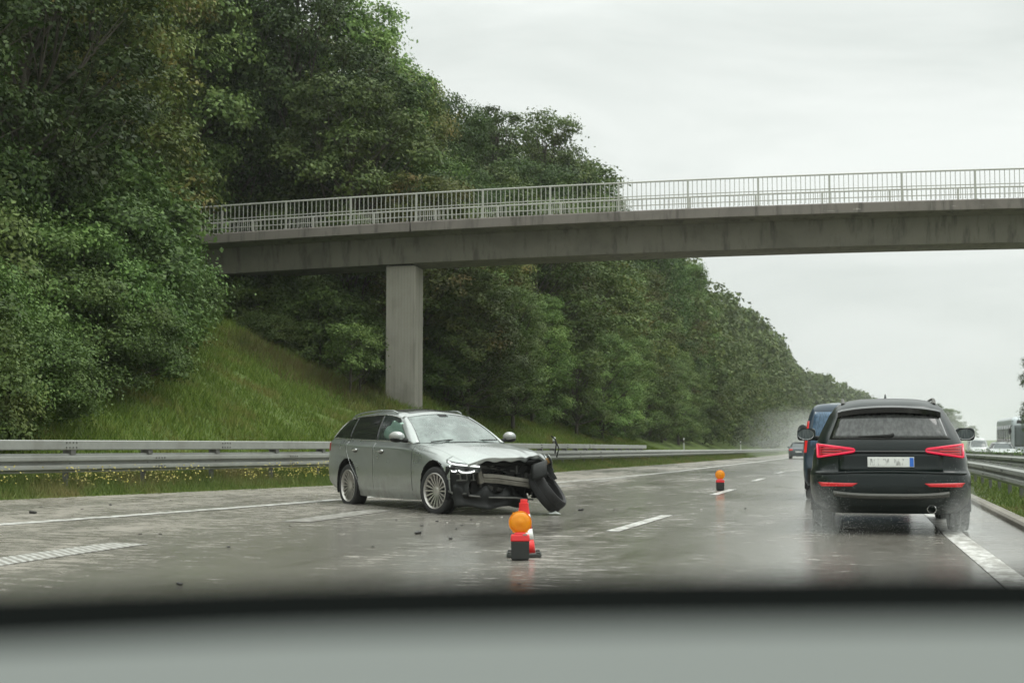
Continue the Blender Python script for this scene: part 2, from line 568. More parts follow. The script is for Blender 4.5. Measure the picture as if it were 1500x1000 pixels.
    f = t.noise(v, 5.0, 5.0)
    c = t.mix(w1.outputs['Fac'], (0.008, 0.008, 0.008), (0.045, 0.045, 0.042))
    c = t.mix(t.frange(f, 0.55, 0.8), c, (0.08, 0.075, 0.06))
    M['radiator'] = t.done(t.bsdf(c, 0.55, 0.3, t.bump(w1.outputs['Fac'], 0.5, 0.006)))

    # ---- glass: clear part + reflection + a diffuse film of rain and painted-in sky reflection
    def glass(name, tint, film, film_amt, spec_ior=1.5, streaks=40.0):
        t = NT(name)
        v = t.obj()
        tr = t.n('ShaderNodeBsdfTransparent'); tr.inputs['Color'].default_value = (*tint, 1)
        df = t.n('ShaderNodeBsdfDiffuse'); df.inputs['Color'].default_value = (*film, 1)
        st = t.noise(t.mapping(v, (streaks, streaks, streaks * 0.12)), 1.0, 4.0, 0.6)
        fa = t.frange(st, 0.3, 0.75, film_amt * 0.55, min(1, film_amt * 1.35))
        m1 = t.n('ShaderNodeMixShader'); t.l(fa, m1.inputs[0]); t.l(tr.outputs[0], m1.inputs[1]); t.l(df.outputs[0], m1.inputs[2])
        gl = t.n('ShaderNodeBsdfGlossy'); gl.inputs['Roughness'].default_value = 0.06
        fr = t.n('ShaderNodeFresnel'); fr.inputs['IOR'].default_value = spec_ior
        t.l(t.bump(st, 0.02, 0.004), gl.inputs['Normal'])
        m2 = t.n('ShaderNodeMixShader'); t.l(fr.outputs[0], m2.inputs[0]); t.l(m1.outputs[0], m2.inputs[1]); t.l(gl.outputs[0], m2.inputs[2])
        return t.done(m2.outputs[0])
    M['windscreen'] = glass('windscreen_glass', (0.52, 0.60, 0.56), (0.38, 0.45, 0.42), 0.50, 1.75, 3.0)
    M['side_glass'] = glass('side_glass', (0.72, 0.80, 0.76), (0.25, 0.3, 0.28), 0.12)
    M['tint_glass'] = glass('tinted_glass', (0.10, 0.11, 0.10), (0.05, 0.055, 0.05), 0.35)
    M['rear_glass'] = glass('rear_window_glass', (0.12, 0.125, 0.12), (0.13, 0.135, 0.13), 0.6, 1.55, 22.0)
    M['blue_glass'] = glass('van_window_glass', (0.10, 0.12, 0.14), (0.11, 0.19, 0.29), 0.85)
    M['far_glass'] = glass('far_vehicle_glass', (0.15, 0.17, 0.17), (0.18, 0.22, 0.22), 0.5)

    # ---- lamps and signal colours
    M['tail_on'] = emitter('lit_tail_light', (0.90, 0.008, 0.065), (0.30, 0.005, 0.02), 0.62)
    M['tail_dim'] = emitter('tail_light_lens', (1.0, 0.03, 0.06), (0.13, 0.006, 0.014), 0.09)
    M['brake_on'] = emitter('lit_brake_light', (1.0, 0.03, 0.03), (0.4, 0.015, 0.015), 0.35)
    M['reflector'] = emitter('red_glow_lens', (1.0, 0.015, 0.025), (0.45, 0.010, 0.014), 0.14)  # for lamp strips and the passive reflectors, which get an added glow
    M['drl'] = emitter('daytime_light', (0.95, 1.0, 0.97), (0.8, 0.8, 0.8), 1.1)
    M['lens_dark'] = simple('headlight_lens', (0.03, 0.033, 0.033), 0.12, 0, 0.4, 12.0, 0.8)
    t = NT('amber_lens')
    v = t.obj()
    vo = t.n('ShaderNodeTexVoronoi'); vo.inputs['Scale'].default_value = 95.0; t.l(v, vo.inputs['Vector'])
    c = t.mix(t.noise(v, 9.0, 3.0), (0.92, 0.30, 0.004), (1.0, 0.50, 0.012))
    sd = t.bsdf(c, 0.18, 0, t.bump(vo.outputs['Distance'], 0.35, 0.004), 0.4, 0.5)
    tl = t.n('ShaderNodeBsdfTranslucent'); t.l(c, tl.inputs['Color'])
    mx = t.n('ShaderNodeMixShader'); mx.inputs[0].default_value = 0.35
    t.l(sd, mx.inputs[1]); t.l(tl.outputs[0], mx.inputs[2])
    M['amber'] = t.done(mx.outputs[0])
    M['signal_red'] = simple('signal_red', (0.72, 0.022, 0.028), 0.4, 0, 0.12, 12.0, 0.2)
    M['cone_red'] = simple('cone_red', (0.74, 0.028, 0.026), 0.45, 0, 0.12, 12.0)
    M['cone_white'] = simple('reflective_white', (0.76, 0.77, 0.74), 0.45, 0, 0.08, 14.0)
    M['battery_box'] = simple('battery_box', (0.020, 0.022, 0.020), 0.5, 0, 0.3, 14.0)
    M['foot_grey'] = simple('recycled_rubber', (0.05, 0.055, 0.05), 0.75, 0, 0.3, 20.0)
    M['post_white'] = simple('delineator_white', (0.72, 0.73, 0.70), 0.5, 0, 0.1, 10.0)
    M['post_black'] = simple('delineator_black', (0.02, 0.02, 0.02), 0.6, 0, 0.2, 10.0)
    M['reflect_glass'] = simple('delineator_reflector', (0.55, 0.50, 0.42), 0.2, 0.3, 0.1, 10.0)
    t = NT('plate_white')
    v = t.obj()
    f = t.noise(t.mapping(v, (6, 26, 9)), 1.0, 2.5, 0.5)
    c = t.mix(t.frange(f, 0.45, 0.72), (0.80, 0.81, 0.78), (0.22, 0.22, 0.21))
    M['plate'] = t.done(t.bsdf(c, 0.4))
    M['plate_plain'] = simple('plate_border', (0.78, 0.79, 0.76), 0.4, 0, 0.08, 9)
    M['plate_blue'] = simple('plate_blue', (0.03, 0.16, 0.62), 0.4, 0, 0.1, 9)
    M['dash_grey'] = simple('dash_grey', (0.15, 0.162, 0.153), 0.85, 0, 0.04, 3.0, 0, 0.15, 200.0, spec=0.1)
    M['dash_black'] = simple('cowl_black', (0.006, 0.007, 0.0065), 0.9, 0, 0.2, 5.0, spec=0.0)
    M['debris'] = simple('dark_shard', (0.022, 0.02, 0.018), 0.5, 0, 0.4, 30.0)
    M['debris_pale'] = simple('pale_shard', (0.55, 0.53, 0.48), 0.4, 0, 0.3, 30.0)
    t = NT('spray_drops')
    tr = t.n('ShaderNodeBsdfTransparent')
    df = t.bsdf((0.8, 0.82, 0.8), 0.3)
    mx = t.n('ShaderNodeMixShader'); mx.inputs[0].default_value = 0.38
    t.l(tr.outputs[0], mx.inputs[1]); t.l(df, mx.inputs[2])
    M['drops'] = t.done(mx.outputs[0])
    return M


M = make_materials()

# ------------------------------------------------------------------ terrain
def edge(t): return np.interp(t, [-60, 5, 14, 20.7, 30, 48, 80, 200, 900], [-26, -17.5, -15, -13.4, -11.25, -9.95, -9.45, -9.2, -9.2])
def rail_line(t): return edge(t) - 0.75
def dip(t): return -1.3 * (1 - np.exp(-((np.maximum(np.asarray(t, float) - 30, 0) / 170) ** 1.3)))
def rz(a, t): return dip(t) + 0.015 * np.maximum(0, -4 - np.asarray(a, float))


def gz(a, t):
    a = np.asarray(a, float); t = np.asarray(t, float)
    e = edge(t)
    z = rz(np.maximum(a, e), t)
    d = e - a
    wob = 0.12 * np.sin(a * 0.9 + t * 0.31) + 0.10 * np.sin(t * 0.77 - a * 0.4) + 0.06 * np.sin(t * 2.1 + a * 1.7)
    bank = np.interp(d - 1.7, [-1.7, 0, 1, 3, 6, 14, 17, 20, 80, 200], [0.0, 0.10, 0.4, 1.2, 2.6, 6.6, 7.9, 8.4, 9.6, 10.0])
    z = z + np.where(d > 0, bank + wob * np.clip((d - 1.5) / 2.5, 0, 1), 0)
    r = a - 2.15
    z = z + np.where(r > 0, np.interp(a, [2.15, 2.6, 3.4, 6.8, 7.4, 19.0, 20.5, 24, 60, 200], [0.06, 0.05, 0.10, 0.08, -0.1, -0.1, -0.05, 1.0, 2.5, 3.0]), 0)
    return z


def on_road(px, py):
    z = 0.0
    for _ in range(8):
        p = on_z(px, py, z); z = float(rz(p.x, p.y))
    return on_z(px, py, z)


tcols = [*np.arange(-30, 10, 1.0), *np.arange(10, 130, 1.0), *np.arange(130, 300, 5.0), *np.arange(300, 1501, 60.0)]


def build_ground():
    ds = [-400, -150, -80, -55, -40, -32, -27, -24, -22, -20, -18, -16, -14, -12, -10.5, -9, -7.7, -6.5, -5.5, -4.7, -4, -3.3, -2.7, -2.2, -1.7, -1.3, -0.9, -0.4, 0]
    right = [2.14, 2.6, 3.4, 5.0, 6.8, 7.38, 7.6, 18.8, 19.0, 20.5, 24, 40, 60, 120, 400]
    verts, faces = [], []
    n = len(ds) + 2 + len(right)
    for t in tcols:
        e = float(edge(t))
        row = [(e + d, t, float(gz(e + d, t))) for d in ds]
        row += [(e + 0.25, t, float(rz(e + 0.25, t)) - 0.09), (1.9, t, float(rz(1.9, t)) - 0.09)]
        row += [(a, t, float(gz(a, t)) - (0.09 if 7.5 < a < 18.9 else 0)) for a in right]
        verts += row
    for i in range(len(tcols) - 1):
        for j in range(n - 1):
            faces.append((i * n + j, i * n + j + 1, (i + 1) * n + j + 1, (i + 1) * n + j))
    o = MB().add(verts, faces).build('ground', M['ground'], smooth=60)
    tag(o, 'grassy ground, rising to a steep bank on the left', kind='structure')


def sheet(name, a0f, a1f, mat, label, dz=0.0, cols=None, t0=-30, t1=1500):
    verts, faces = [], []
    ts = [t for t in tcols if t0 <= t <= t1]
    n = None
    for t in ts:
        a0, a1 = float(a0f(t)), float(a1f(t))
        xs = [a0] + [c for c in (cols or []) if a0 < c < a1] + [a1]
        if n is None: n = len(xs)
        verts += [(a, t, float(rz(a, t)) + dz) for a in xs]
    for i in range(len(ts) - 1):
        for j in range(n - 1):
            faces.append((i * n + j, i * n + j + 1, (i + 1) * n + j + 1, (i + 1) * n + j))
    o = MB().add(verts, faces).build(name, mat, smooth=60)
    return tag(o, label, kind='structure')


def strip(mb, pts, w, dz=0.005, step=1.0):
    """painted stripe along road points (across, along)"""
    out = []
    for i in range(len(pts) - 1):
        (a0, t0), (a1, t1) = pts[i], pts[i + 1]
        n = max(1, int(abs(t1 - t0) / step))
        for k in range(n): out.append((a0 + (a1 - a0) * k / n, t0 + (t1 - t0) * k / n))
    out.append(pts[-1])
    v, f = [], []
    for a, t in out:
        for s in (-1, 1):
            v.append((a + s * w / 2, t, float(rz(a + s * w / 2, t)) + dz))
    for i in range(len(out) - 1):
        f.append((2 * i, 2 * i + 1, 2 * i + 3, 2 * i + 2))
    mb.add(v, f)


def build_road():
    sheet('road', lambda t: edge(t) - 0.02, lambda t: 2.02, M['road'], 'wet grey motorway carriageway with pale sky reflections', 0.0, [-4.0])
    sheet('opposite_road', lambda t: 7.4, lambda t: 19.0, M['road'], 'opposite carriageway behind the median guardrails', -0.1)
    # gutter kerb by the median
    mb = MB()
    prof = [(2.0, -0.1), (2.0, 0.055), (2.03, 0.085), (2.15, 0.095), (2.17, 0.07), (2.17, -0.1)]
    ts = [t for t in tcols if t <= 400]
    v = [(a, t, float(dip(t)) + z) for t in ts for a, z in prof]
    n = len(prof)
    f = [(i * n + j, i * n + j + 1, (i + 1) * n + j + 1, (i + 1) * n + j) for i in range(len(ts) - 1) for j in range(n - 1)]
    mb.add(v, f)
    tag(mb.build('kerb', M['kerb']), 'pale stone kerb along the median grass', kind='structure')
    # solid line on the left of the slip lane
    mb = MB()
    px = [(-230, 787), (-100, 777), (0, 768.3), (113, 760), (233, 751.7), (367, 741.7), (493, 731.7), (660, 719), (835, 705), (910, 698.5), (987, 690.7), (1050, 683)]
    pts = [tuple(on_road(*q)[:2]) for q in px]
    k = pts[-1]
    pts += [(k[0] + 0.25, k[1] + 25), (k[0] + 0.3, k[1] + 300)]
    strip(mb, pts[1:], 0.24)
    o = mb.build('edge_line', M['paint_white']); tag(o, 'solid white line along the hard shoulder', kind='structure')
    # wide ribbed block marking
    mb = MB()
    a = on_road(-150, 846); b = on_road(0, 822.5); c = on_road(150, 801)
    strip(mb, [(a.x - .3, a.y - 3), (a.x, a.y), (b.x, b.y), (c.x, c.y), (c.x + 0.03, c.y + 0.5)], 0.42)
    tag(mb.build('block_marking', M['paint_rumble']), 'wide ribbed white lane marking at the left', kind='structure')
    mb = MB()
    d = on_road(432, 764); e = on_road(560, 746.5)
    strip(mb, [(d.x, d.y), (e.x, e.y)], 0.40)
    for k in range(1, 3):
        strip(mb, [(e.x + .2 + .1 * k, e.y + 8 * k), (e.x + .25 + .1 * k, e.y + 8 * k + 5)], 0.40)
    tag(mb.build('block_marking', M['paint_worn']), 'wide lane marking worn almost away in front of the silver car', kind='structure')
    # dashes between the two lanes
    mb = MB()
    for p, q in (((897, 778), (977, 754.5)), ((1045, 724.6), (1073, 716.5)), ((1104, 704.3), (1118, 700.4)), ((1137, 693.5), (1147, 690.8))):
        A, B = on_road(*p), on_road(*q)
        strip(mb, [(A.x, A.y), (B.x, B.y)], 0.17)
    A = on_road(897, 778)
    strip(mb, [(A.x - .25, A.y - 16), (A.x - .2, A.y - 12)], 0.17)
    for k in range(8):
        strip(mb, [(-2.9, 88 + 16 * k), (-2.9, 93 + 16 * k)], 0.17)
    tag(mb.build('lane_dashes', M['paint_white']), 'white dashes between the two lanes', kind='structure')
    mb = MB()
    A, B = on_road(1500, 863), on_road(1400, 785)
    strip(mb, [(A.x + .02, -5), (A.x, A.y), (B.x, B.y), (B.x, 60), (B.x - .1, 400)], 0.24)
    tag(mb.build('median_line', M['paint_white']), 'solid white line beside the median kerb', kind='structure')
    mb = MB()
    for k in range(20):
        strip(mb, [(11.2, 40 + 18 * k), (11.2, 46 + 18 * k)], 0.15, -0.094)
    strip(mb, [(8.0, 0), (8.0, 500)], 0.2, -0.094)
    tag(mb.build('opposite_markings', M['paint_white']), 'white lines on the opposite carriageway', kind='structure')


# ------------------------------------------------------------------ guardrails
WPROF = [(0, 0), (.012, .03), (.08, .06), (.083, .092), (.08, .125), (.01, .15), (.0, .168), (.01, .185), (.08, .212), (.083, .245), (.08, .28), (.012, .31), (0, .34)]


def w_beam(mb, path, zf, t0, t1, side, dt=2.0, z0=0.44):
    prof = [(side * a, z) for a, z in WPROF] + [(side * (a - .006), z) for a, z in reversed(WPROF)]
    ts = list(np.arange(t0, t1 + .01, dt)); n = len(prof)
    v = [(float(path(t)) + a, t, float(zf(t)) + z0 + z) for t in ts for a, z in prof]
    f = [(i * n + j, i * n + (j + 1) % n, (i + 1) * n + (j + 1) % n, (i + 1) * n + j) for i in range(len(ts) - 1) for j in range(n)]
    f += [tuple(range(n)), tuple(reversed(range((len(ts) - 1) * n, len(ts) * n)))]
    mb.add(v, f)


def bolts(mb, path, zf, ts, side, zs, off):
    for t in ts:
        for dz in zs:
            for dt in (-.12, -.04, .04, .12):
                mb.box((float(path(t + dt)) + side * off, t + dt, float(zf(t)) + dz), (.02, .026, .026))


def build_left_rail():
    o = thing('guardrail', 'long galvanised guardrail with a box beam on top along the left verge', 'guardrail', (0, 0, 0))
    zf = lambda t: gz(rail_line(t), t) - .085
    mb = MB(); w_beam(mb, rail_line, zf, 4, 260, 1)
    mb.build('lower_beam', M['galv'], o, 25)
    mb = MB(); bolts(mb, rail_line, zf, np.arange(8, 60, 4.3), 1, (.53, .685), .088)
    mb.build('beam_bolts', M['galv_dark'], o)
    # upper box beam
    path = lambda t: rail_line(t) - 0.02
    mb = MB()
    ts = list(np.arange(4, 72.1, 2.0)); prof = [(-.10, .84), (.07, .84), (.085, .855), (.085, 1.0), (.07, 1.015), (-.10, 1.015)]
    n = len(prof)
    drop = lambda t: 0.0
    v = [(float(path(t)) + a, t, float(zf(t)) + z + drop(t)) for t in ts for a, z in prof]
    f = [(i * n + j, i * n + (j + 1) % n, (i + 1) * n + (j + 1) % n, (i + 1) * n + j) for i in range(len(ts) - 1) for j in range(n)]
    f += [tuple(range(n)), tuple(reversed(range((len(ts) - 1) * n, len(ts) * n)))]
    mb.add(v, f)
    ub = mb.build('upper_beam', M['galv'], o, 25)
    mb = MB(); bolts(mb, path, zf, np.arange(10, 60, 4.3), 1, (.885, .97), .088)
    mb.build('upper_bolts', M['galv_dark'], o)
    first = {}
    for t in [*np.arange(7, 74, 2.0), *np.arange(74, 200, 3.0)]:
        tall = t < 73
        key = tall
        if key not in first:
            mb = MB(); h = 0.84 if tall else 0.7
            mb.box((-.10, 0, h / 2 - .15), (.006, .10, h + .3)); mb.box((-.13, .05, h / 2 - .15), (.06, .006, h + .3)); mb.box((-.13, -.05, h / 2 - .15), (.06, .006, h + .3))
            mb.box((-.05, 0, .6), (.09, .14, .10))
            if tall: mb.box((-.03, 0, .80), (.11, .16, .08))
            p = mb.build('post', M['galv_dark'], o); first[key] = p
        else:
            p = first[key].copy(); COL.objects.link(p); p.parent = o
        p.location = (float(rail_line(t)), t, float(zf(t)))


def build_median_rail(label, a0, t0, t1, side, dt=2.0, z0=.42):
    o = thing('guardrail', label, 'guardrail', (0, 0, 0), 0, 'guardrails of the median')
    path = lambda t: np.asarray(t) * 0 + a0
    zf = lambda t: dip(t) - .02
    mb = MB(); w_beam(mb, path, zf, t0, t1, side, 2.0, z0)
    mb.build('beam', M['galv'], o, 25)
    mb = MB(); bolts(mb, path, zf, np.arange(t0 + 2, 60, 4.0), side, (z0 + .092, z0 + .245), .088)
    mb.build('beam_bolts', M['galv_dark'], o)
    first = None
    for t in np.arange(t0 + 1, min(t1, 180), dt):
        if first is None:
            mb = MB()
            mb.box((-side * .12, 0, .2), (.006, .1, .95)); mb.box((-side * .15, .05, .2), (.06, .006, .95)); mb.box((-side * .15, -.05, .2), (.06, .006, .95))
            mb.box((-side * .06, 0, .57), (.12, .1, .16))
            first = p = mb.build('post', M['galv_dark'], o)
        else:
            p = first.copy(); COL.objects.link(p); p.parent = o
        p.location = (a0, t, float(zf(t)))


# ------------------------------------------------------------------ footbridge
BO = (-9.07, 51.9); BD = (0.99598, 0.0896); BN = (-0.0896, 0.99598)
def bz(s): return 9.595 + 0.02145 * s - 0.00072 * s * s
def bpt(s, n, dz=0.0): return (BO[0] + BD[0] * s + BN[0] * n, BO[1] + BD[1] * s + BN[1] * n, bz(s) + dz)
def project(p):
    a, t, z = p
    X = a * CS + t * SN; Z = -a * SN + t * CS; u = z - CAMH
    zc = Z * math.cos(PITCH) + u * math.sin(PITCH); yc = u * math.cos(PITCH) - Z * math.sin(PITCH)
    return CX + FPX * X / zc, CY - FPX * yc / zc


def build_bridge():
    o = thing('footbridge', 'concrete footbridge crossing high over the motorway on a square pillar', 'bridge', (0, 0, 0))
    S0, S1 = -23.0, 46.0

    def sweep(name, prof, mat, s0=S0, s1=S1, parent=o, n=60, smooth=20):
        mb = MB(); k = len(prof)
        ss = lin(s0, s1, n)
        v = [bpt(s, a, z) for s in ss for a, z in prof]
        f = [(i * k + j, i * k + (j + 1) % k, (i + 1) * k + (j + 1) % k, (i + 1) * k + j) for i in range(n - 1) for j in range(k)]
        f += [tuple(reversed(range(k))), tuple(range((n - 1) * k, n * k))]
        mb.add(v, f)
        return mb.build(name, mat, parent, smooth)
    W = 4.0
    # the near coping is cast in two lengths with an open joint between
    js = -7.25
    cop = [(0.0, -.37), (0.0, -.04), (.03, 0.0), (.32, 0.0), (.32, -.14), (.27, -.37)]
    sweep('coping', cop, M['concrete_coping'], S0, js - .03)
    sweep('coping', cop, M['concrete_coping'], js + .03, S1)
    far = [(W - a, z) for a, z in cop][::-1]
    sweep('coping', far, M['concrete_coping'])
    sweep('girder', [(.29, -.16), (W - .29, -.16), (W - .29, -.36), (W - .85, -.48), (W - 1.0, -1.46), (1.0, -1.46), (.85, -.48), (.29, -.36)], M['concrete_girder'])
    # railings
    def solve(px, n=.14):
        lo, hi = S0 - 5, S1 + 5
        for _ in range(60):
            m = (lo + hi) / 2
            if project(bpt(m, n, .5))[0] < px: lo = m
            else: hi = m
        return lo
    s806 = solve(806); s1320 = solve(1321)
    bay = (s1320 - s806) / 5
    for n_off in (.14, W - .14):
        mb = MB()
        ss = lin(S0 + .3, S1 - .3, 70)
        mb.tube([bpt(s, n_off, 1.08) for s in ss], .032, 8)
        mb.tube([bpt(s, n_off, .55) for s in ss], .018, 6)
        mb.tube([bpt(s, n_off, .20) for s in ss], .018, 6)
        k0 = math.ceil((S0 + .4 - s806) / bay); k1 = math.floor((S1 - .4 - s806) / bay)
        nb = 15
        for k in range(k0, k1):
            for b in range(1, nb):
                s = s806 + bay * (k + b / nb)
                x, y, z = bpt(s, n_off, 0)
                mb.box((x, y, z + .57), (.024, .024, 1.04))
        r = mb.build('railing', M['railing'], o, 30)
        first = None
        for k in range(k0, k1 + 1):
            s = s806 + bay * k
            if first is None:
                pm = MB(); pm.box((0, 0, .535), (.07, .06, 1.09)); pm.box((0, 0, .012), (.16, .14, .02))
                first = p = pm.build('railing_post', M['railing'], r)
            else:
                p = first.copy(); COL.objects.link(p); p.parent = r
            p.location = bpt(s, n_off, 0); p.rotation_euler = (0, 0, math.atan2(BD[1], BD[0]))
    # pillar: image x 566..609 is its front, 609..618 its side towards the road
    n0 = 1.15
    sa, sb = solve(566, n0), solve(609, n0)
    sc = (sa + sb) / 2; w = sb - sa
    zt = bz(sc) - 1.51; c = bpt(sc, n0 + .72)
    zb = float(gz(c[0], c[1])) - .6
    mb = MB()
    rot = Matrix.Rotation(math.atan2(BD[1], BD[0]), 3, 'Z')
    mb.box((c[0], c[1], (zt + zb) / 2), (w, 1.44, zt - zb), rot)
    mb.build('pillar', M['concrete'], o, bevel=.03)
    mb = MB(); mb.box((c[0], c[1], zt + .03), (w * .8, 1.3, .07), rot)
    mb.build('bearing', M['plastic'], o)
    # abutment where the deck meets the bank
    c = bpt(S0 - .6, W / 2)
    mb = MB(); mb.box((c[0], c[1], c[2] - 1.6), (2.2, 4.4, 3.1), rot)
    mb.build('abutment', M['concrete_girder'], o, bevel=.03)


# ------------------------------------------------------------------ small roadside things
def delineator(px, py_top, py_bot, label):
    # found by its height in the picture: 1.0 m tall
    Z = 40.0
    while Z < 260:
        p = at_depth(px, py_bot, Z)
        z = float(gz(p.x, p.y))
        if p.x < edge(p.y) - .9 and z >= p.z - .02: break
        Z += .25
    o = thing('delineator_post', label, 'post', (p.x, p.y, z), 0, 'white delineator posts behind the left guardrail')
    def body(h0, h1, m, name):
        mb = MB()
        poly = [(-.06, -.05), (.06, -.05), (.045, .04), (0, .065), (-.045, .04)]
        if name == 'post_cap':
            mb.prism(poly, h1 - h0, Matrix.Translation((0, 0, h0)))
            mb.v = [(x, y, zz - (.06 if zz > h1 - .01 and y < 0 else 0)) for x, y, zz in mb.v]
        else:
            mb.prism(poly, h1 - h0, Matrix.Translation((0, 0, h0)))
        return mb.build(name, m, o, bevel=.006)
    body(-.3, .66, M['post_white'], 'post_body')
    body(.66, .86, M['post_black'], 'black_band')
    body(.86, 1.02, M['post_white'], 'post_cap')
    mb = MB(); mb.box((0, -.056, .76), (.045, .012, .13)); mb.build('reflector', M['reflect_glass'], o)


def warning_lamp(p, label, rotz=0):
    o = thing('warning_lamp', label, 'warning lamp', p, rotz, 'amber warning lamps on the road')
    mb = MB(); mb.taper_box((0, 0, .01), (.165, .13), (.168, .132), .165); mb.box((0, 0, .006), (.15, .11, .012))
    mb.build('battery_box', M['battery_box'], o, bevel=.008)
    mb = MB(); mb.taper_box((0, 0, .175), (.18, .14), (.168, .125), .06); mb.taper_box((0, 0, .235), (.13, .10), (.07, .07), .022)
    h = mb.build('red_housing', M['signal_red'], o, bevel=.01)
    mb = MB(); mb.box((.045, -.058, .236), (.04, .016, .012)); mb.build('switch_plate', M['galv'], h)
    mb = MB()
    R = Matrix.Translation((0, 0, .345)) @ Matrix.Rotation(PI / 2, 4, 'X')
    prof = [(0.0001, .042), (.02, .043), (.03, .036), (.055, .034), (.075, .028), (.09, .018), (.098, .006), (.1, 0)]
    prof = prof + [(r, -h_) for r, h_ in reversed(prof[:-1])]
    mb.lathe(prof, 40, R)
    mb.build('amber_lens', M['amber'], o, 40)
    mb = MB()
    mb.lathe([(.097, -.012), (.106, -.012), (.106, .012), (.097, .012)], 40, R, closed=True)
    mb.box((0, 0, .25), (.05, .04, .03)); mb.box((-.06, 0, .425), (.022, .03, .022)); mb.box((.06, 0, .262), (.02, .03, .02)); mb.box((-.06, 0, .262), (.02, .03, .02))
    mb.build('lens_rim', M['amber'], o, 30)


def traffic_cone(p, label, rotz=0):
    o = thing('traffic_cone', label, 'traffic cone', p, rotz)
    mb = MB()
    b = .165
    poly = [(-b + .03, -b), (b - .03, -b), (b, -b + .03), (b, b - .03), (b - .03, b), (-b + .03, b), (-b, b - .03), (-b, -b + .03)]
    mb.prism(poly, .034, Matrix.Translation((0, 0, .003)))
    for sx in (-1, 1):
        for sy in (-1, 1): mb.box((sx * .135, sy * .135, .043), (.04, .04, .02))
    mb.build('foot', M['foot_grey'], o, bevel=.008)
    H = .54
    def r(z): return .112 + (.036 - .112) * (z - .035) / (H - .035)
    def seg(z0, z1, name, m, lip=False, extra=0.0):
        mb = MB()
        prof = [(r(z0) + extra, z0), (r(z1) + extra, z1)]
        if lip: prof = [(r(z0), z0), (r(z1 - .055), z1 - .055), (r(z1) + .009, z1 - .05), (r(z1) + .009, z1 - .034), (r(z1) - .003, z1 - .030), (r(z1) - .002, z1 - .006), (r(z1) - .006, z1), (.0005, z1)]
        mb.lathe(prof, 36)
        mb.build(name, m, o, 40, solid=.003 if not lip else None)
    seg(.035, .165, 'red_band', M['cone_red']); seg(.163, .262, 'white_band', M['cone_white'], extra=.0015)
    seg(.26, .333, 'red_band', M['cone_red']); seg(.331, .40, 'white_band', M['cone_white'], extra=.0015)
    seg(.398, H, 'cone_tip', M['cone_red'], True)


def dashboard():
    o = thing('dashboard', 'blurred grey car dashboard with a black windscreen cowl at the very bottom', 'dashboard', tuple(at_depth(750, 960, .62)))
    base = Vector(o.location)
    xs = list(range(-900, 2401, 60))
    def curve(keys):
        return pchip([k[0] for k in keys], [k[1] for k in keys])
    top = curve([(-900, 928), (0, 889), (500, 871), (1000, 862), (1500, 857), (2400, 861)])
    mid = curve([(-900, 1012), (0, 972), (500, 951), (1000, 942), (1500, 938), (2400, 944)])
    def line(f, Z, dy=0.0, dz=0.0):
        return [at_depth(x, f(x) + dy, Z) + Vector((0, 0, dz)) - base for x in xs]
    def skin(name, rows, mat):
        mb = MB(); n = len(xs)
        v = [p for r in rows for p in r]
        f = [(i * n + j, i * n + j + 1, (i + 1) * n + j + 1, (i + 1) * n + j) for i in range(len(rows) - 1) for j in range(n - 1)]
        mb.add(v, f)
        return mb.build(name, mat, o, 50, solid=.006)
    skin('cowl', [line(top, .75, 0, -.12), line(top, .745, 0, -.015), line(top, .74, 0, -.003), line(top, .73, 0, 0), line(top, .70, 8, 0), line(mid, .515, 6, 0), line(mid, .51, 10, -.03)], M['dash_black'])
    skin('dash_top', [line(mid, .505, 0, -.035), line(mid, .50, 0, -.006), line(mid, .495, 0, 0), line(mid, .47, 28), line(mid, .43, 70), line(mid, .39, 125), line(mid, .36, 185), line(mid, .35, 230, -.05)], M['dash_grey'])

# ------------------------------------------------------------------ vegetation
G = np.random.default_rng(11)


def leaf_quads(centers, outward, size, rng, aspect=0.62):
    n = len(centers)
    nr = outward * 0.8 + np.array([0, 0, .42]) + rng.normal(0, .42, (n, 3))
    nr /= np.linalg.norm(nr, axis=1)[:, None] + 1e-9
    ref = rng.normal(0, 1, (n, 3)) + np.array([0, 0, -.6])
    u = ref - nr * (ref * nr).sum(1)[:, None]
    u /= np.linalg.norm(u, axis=1)[:, None] + 1e-9
    w = np.cross(nr, u)
    L = (size * rng.uniform(.65, 1.35, n))[:, None]
    Wd = L * aspect
    q = np.empty((n, 4, 3))
    q[:, 0] = centers - u * L * .5
    q[:, 1] = centers - u * L * .02 + w * Wd * .5 + nr * L * .08
    q[:, 2] = centers + u * L * .5
    q[:, 3] = centers - u * L * .02 - w * Wd * .5 + nr * L * .08
    return q.reshape(-1, 3)


def crown_points(rng, lobes, clumps, leaves, spread, hang=.0):
    """lobes: (centre, radius, outward). returns leaf centres and outward directions"""
    C, D = [], []
    for c, r, out in lobes:
        m = max(4, int(clumps * (r ** 1.3)))
        d = rng.normal(0, 1, (m * 3, 3)); d /= np.linalg.norm(d, axis=1)[:, None]
        keep = (d @ out) > -0.45
        d = d[keep & (d[:, 2] > -.42)][:m]
        rad = r * rng.uniform(.80, 1.08, len(d))
        p = c + d * rad[:, None] * np.array([1, 1, .72])
        k = rng.integers(int(leaves * .5), int(leaves * 1.4) + 1, len(d))
        idx = np.repeat(np.arange(len(d)), k)
        s = spread * rng.uniform(.6, 1.35, len(d))
        off = rng.normal(0, 1, (len(idx), 3)) * s[idx][:, None] * np.array([1, 1, .55])
        q = p[idx] + off
        q[:, 2] -= hang * np.linalg.norm(off[:, :2], axis=1)
        C.append(q); D.append(d[idx])
    return np.concatenate(C), np.concatenate(D)


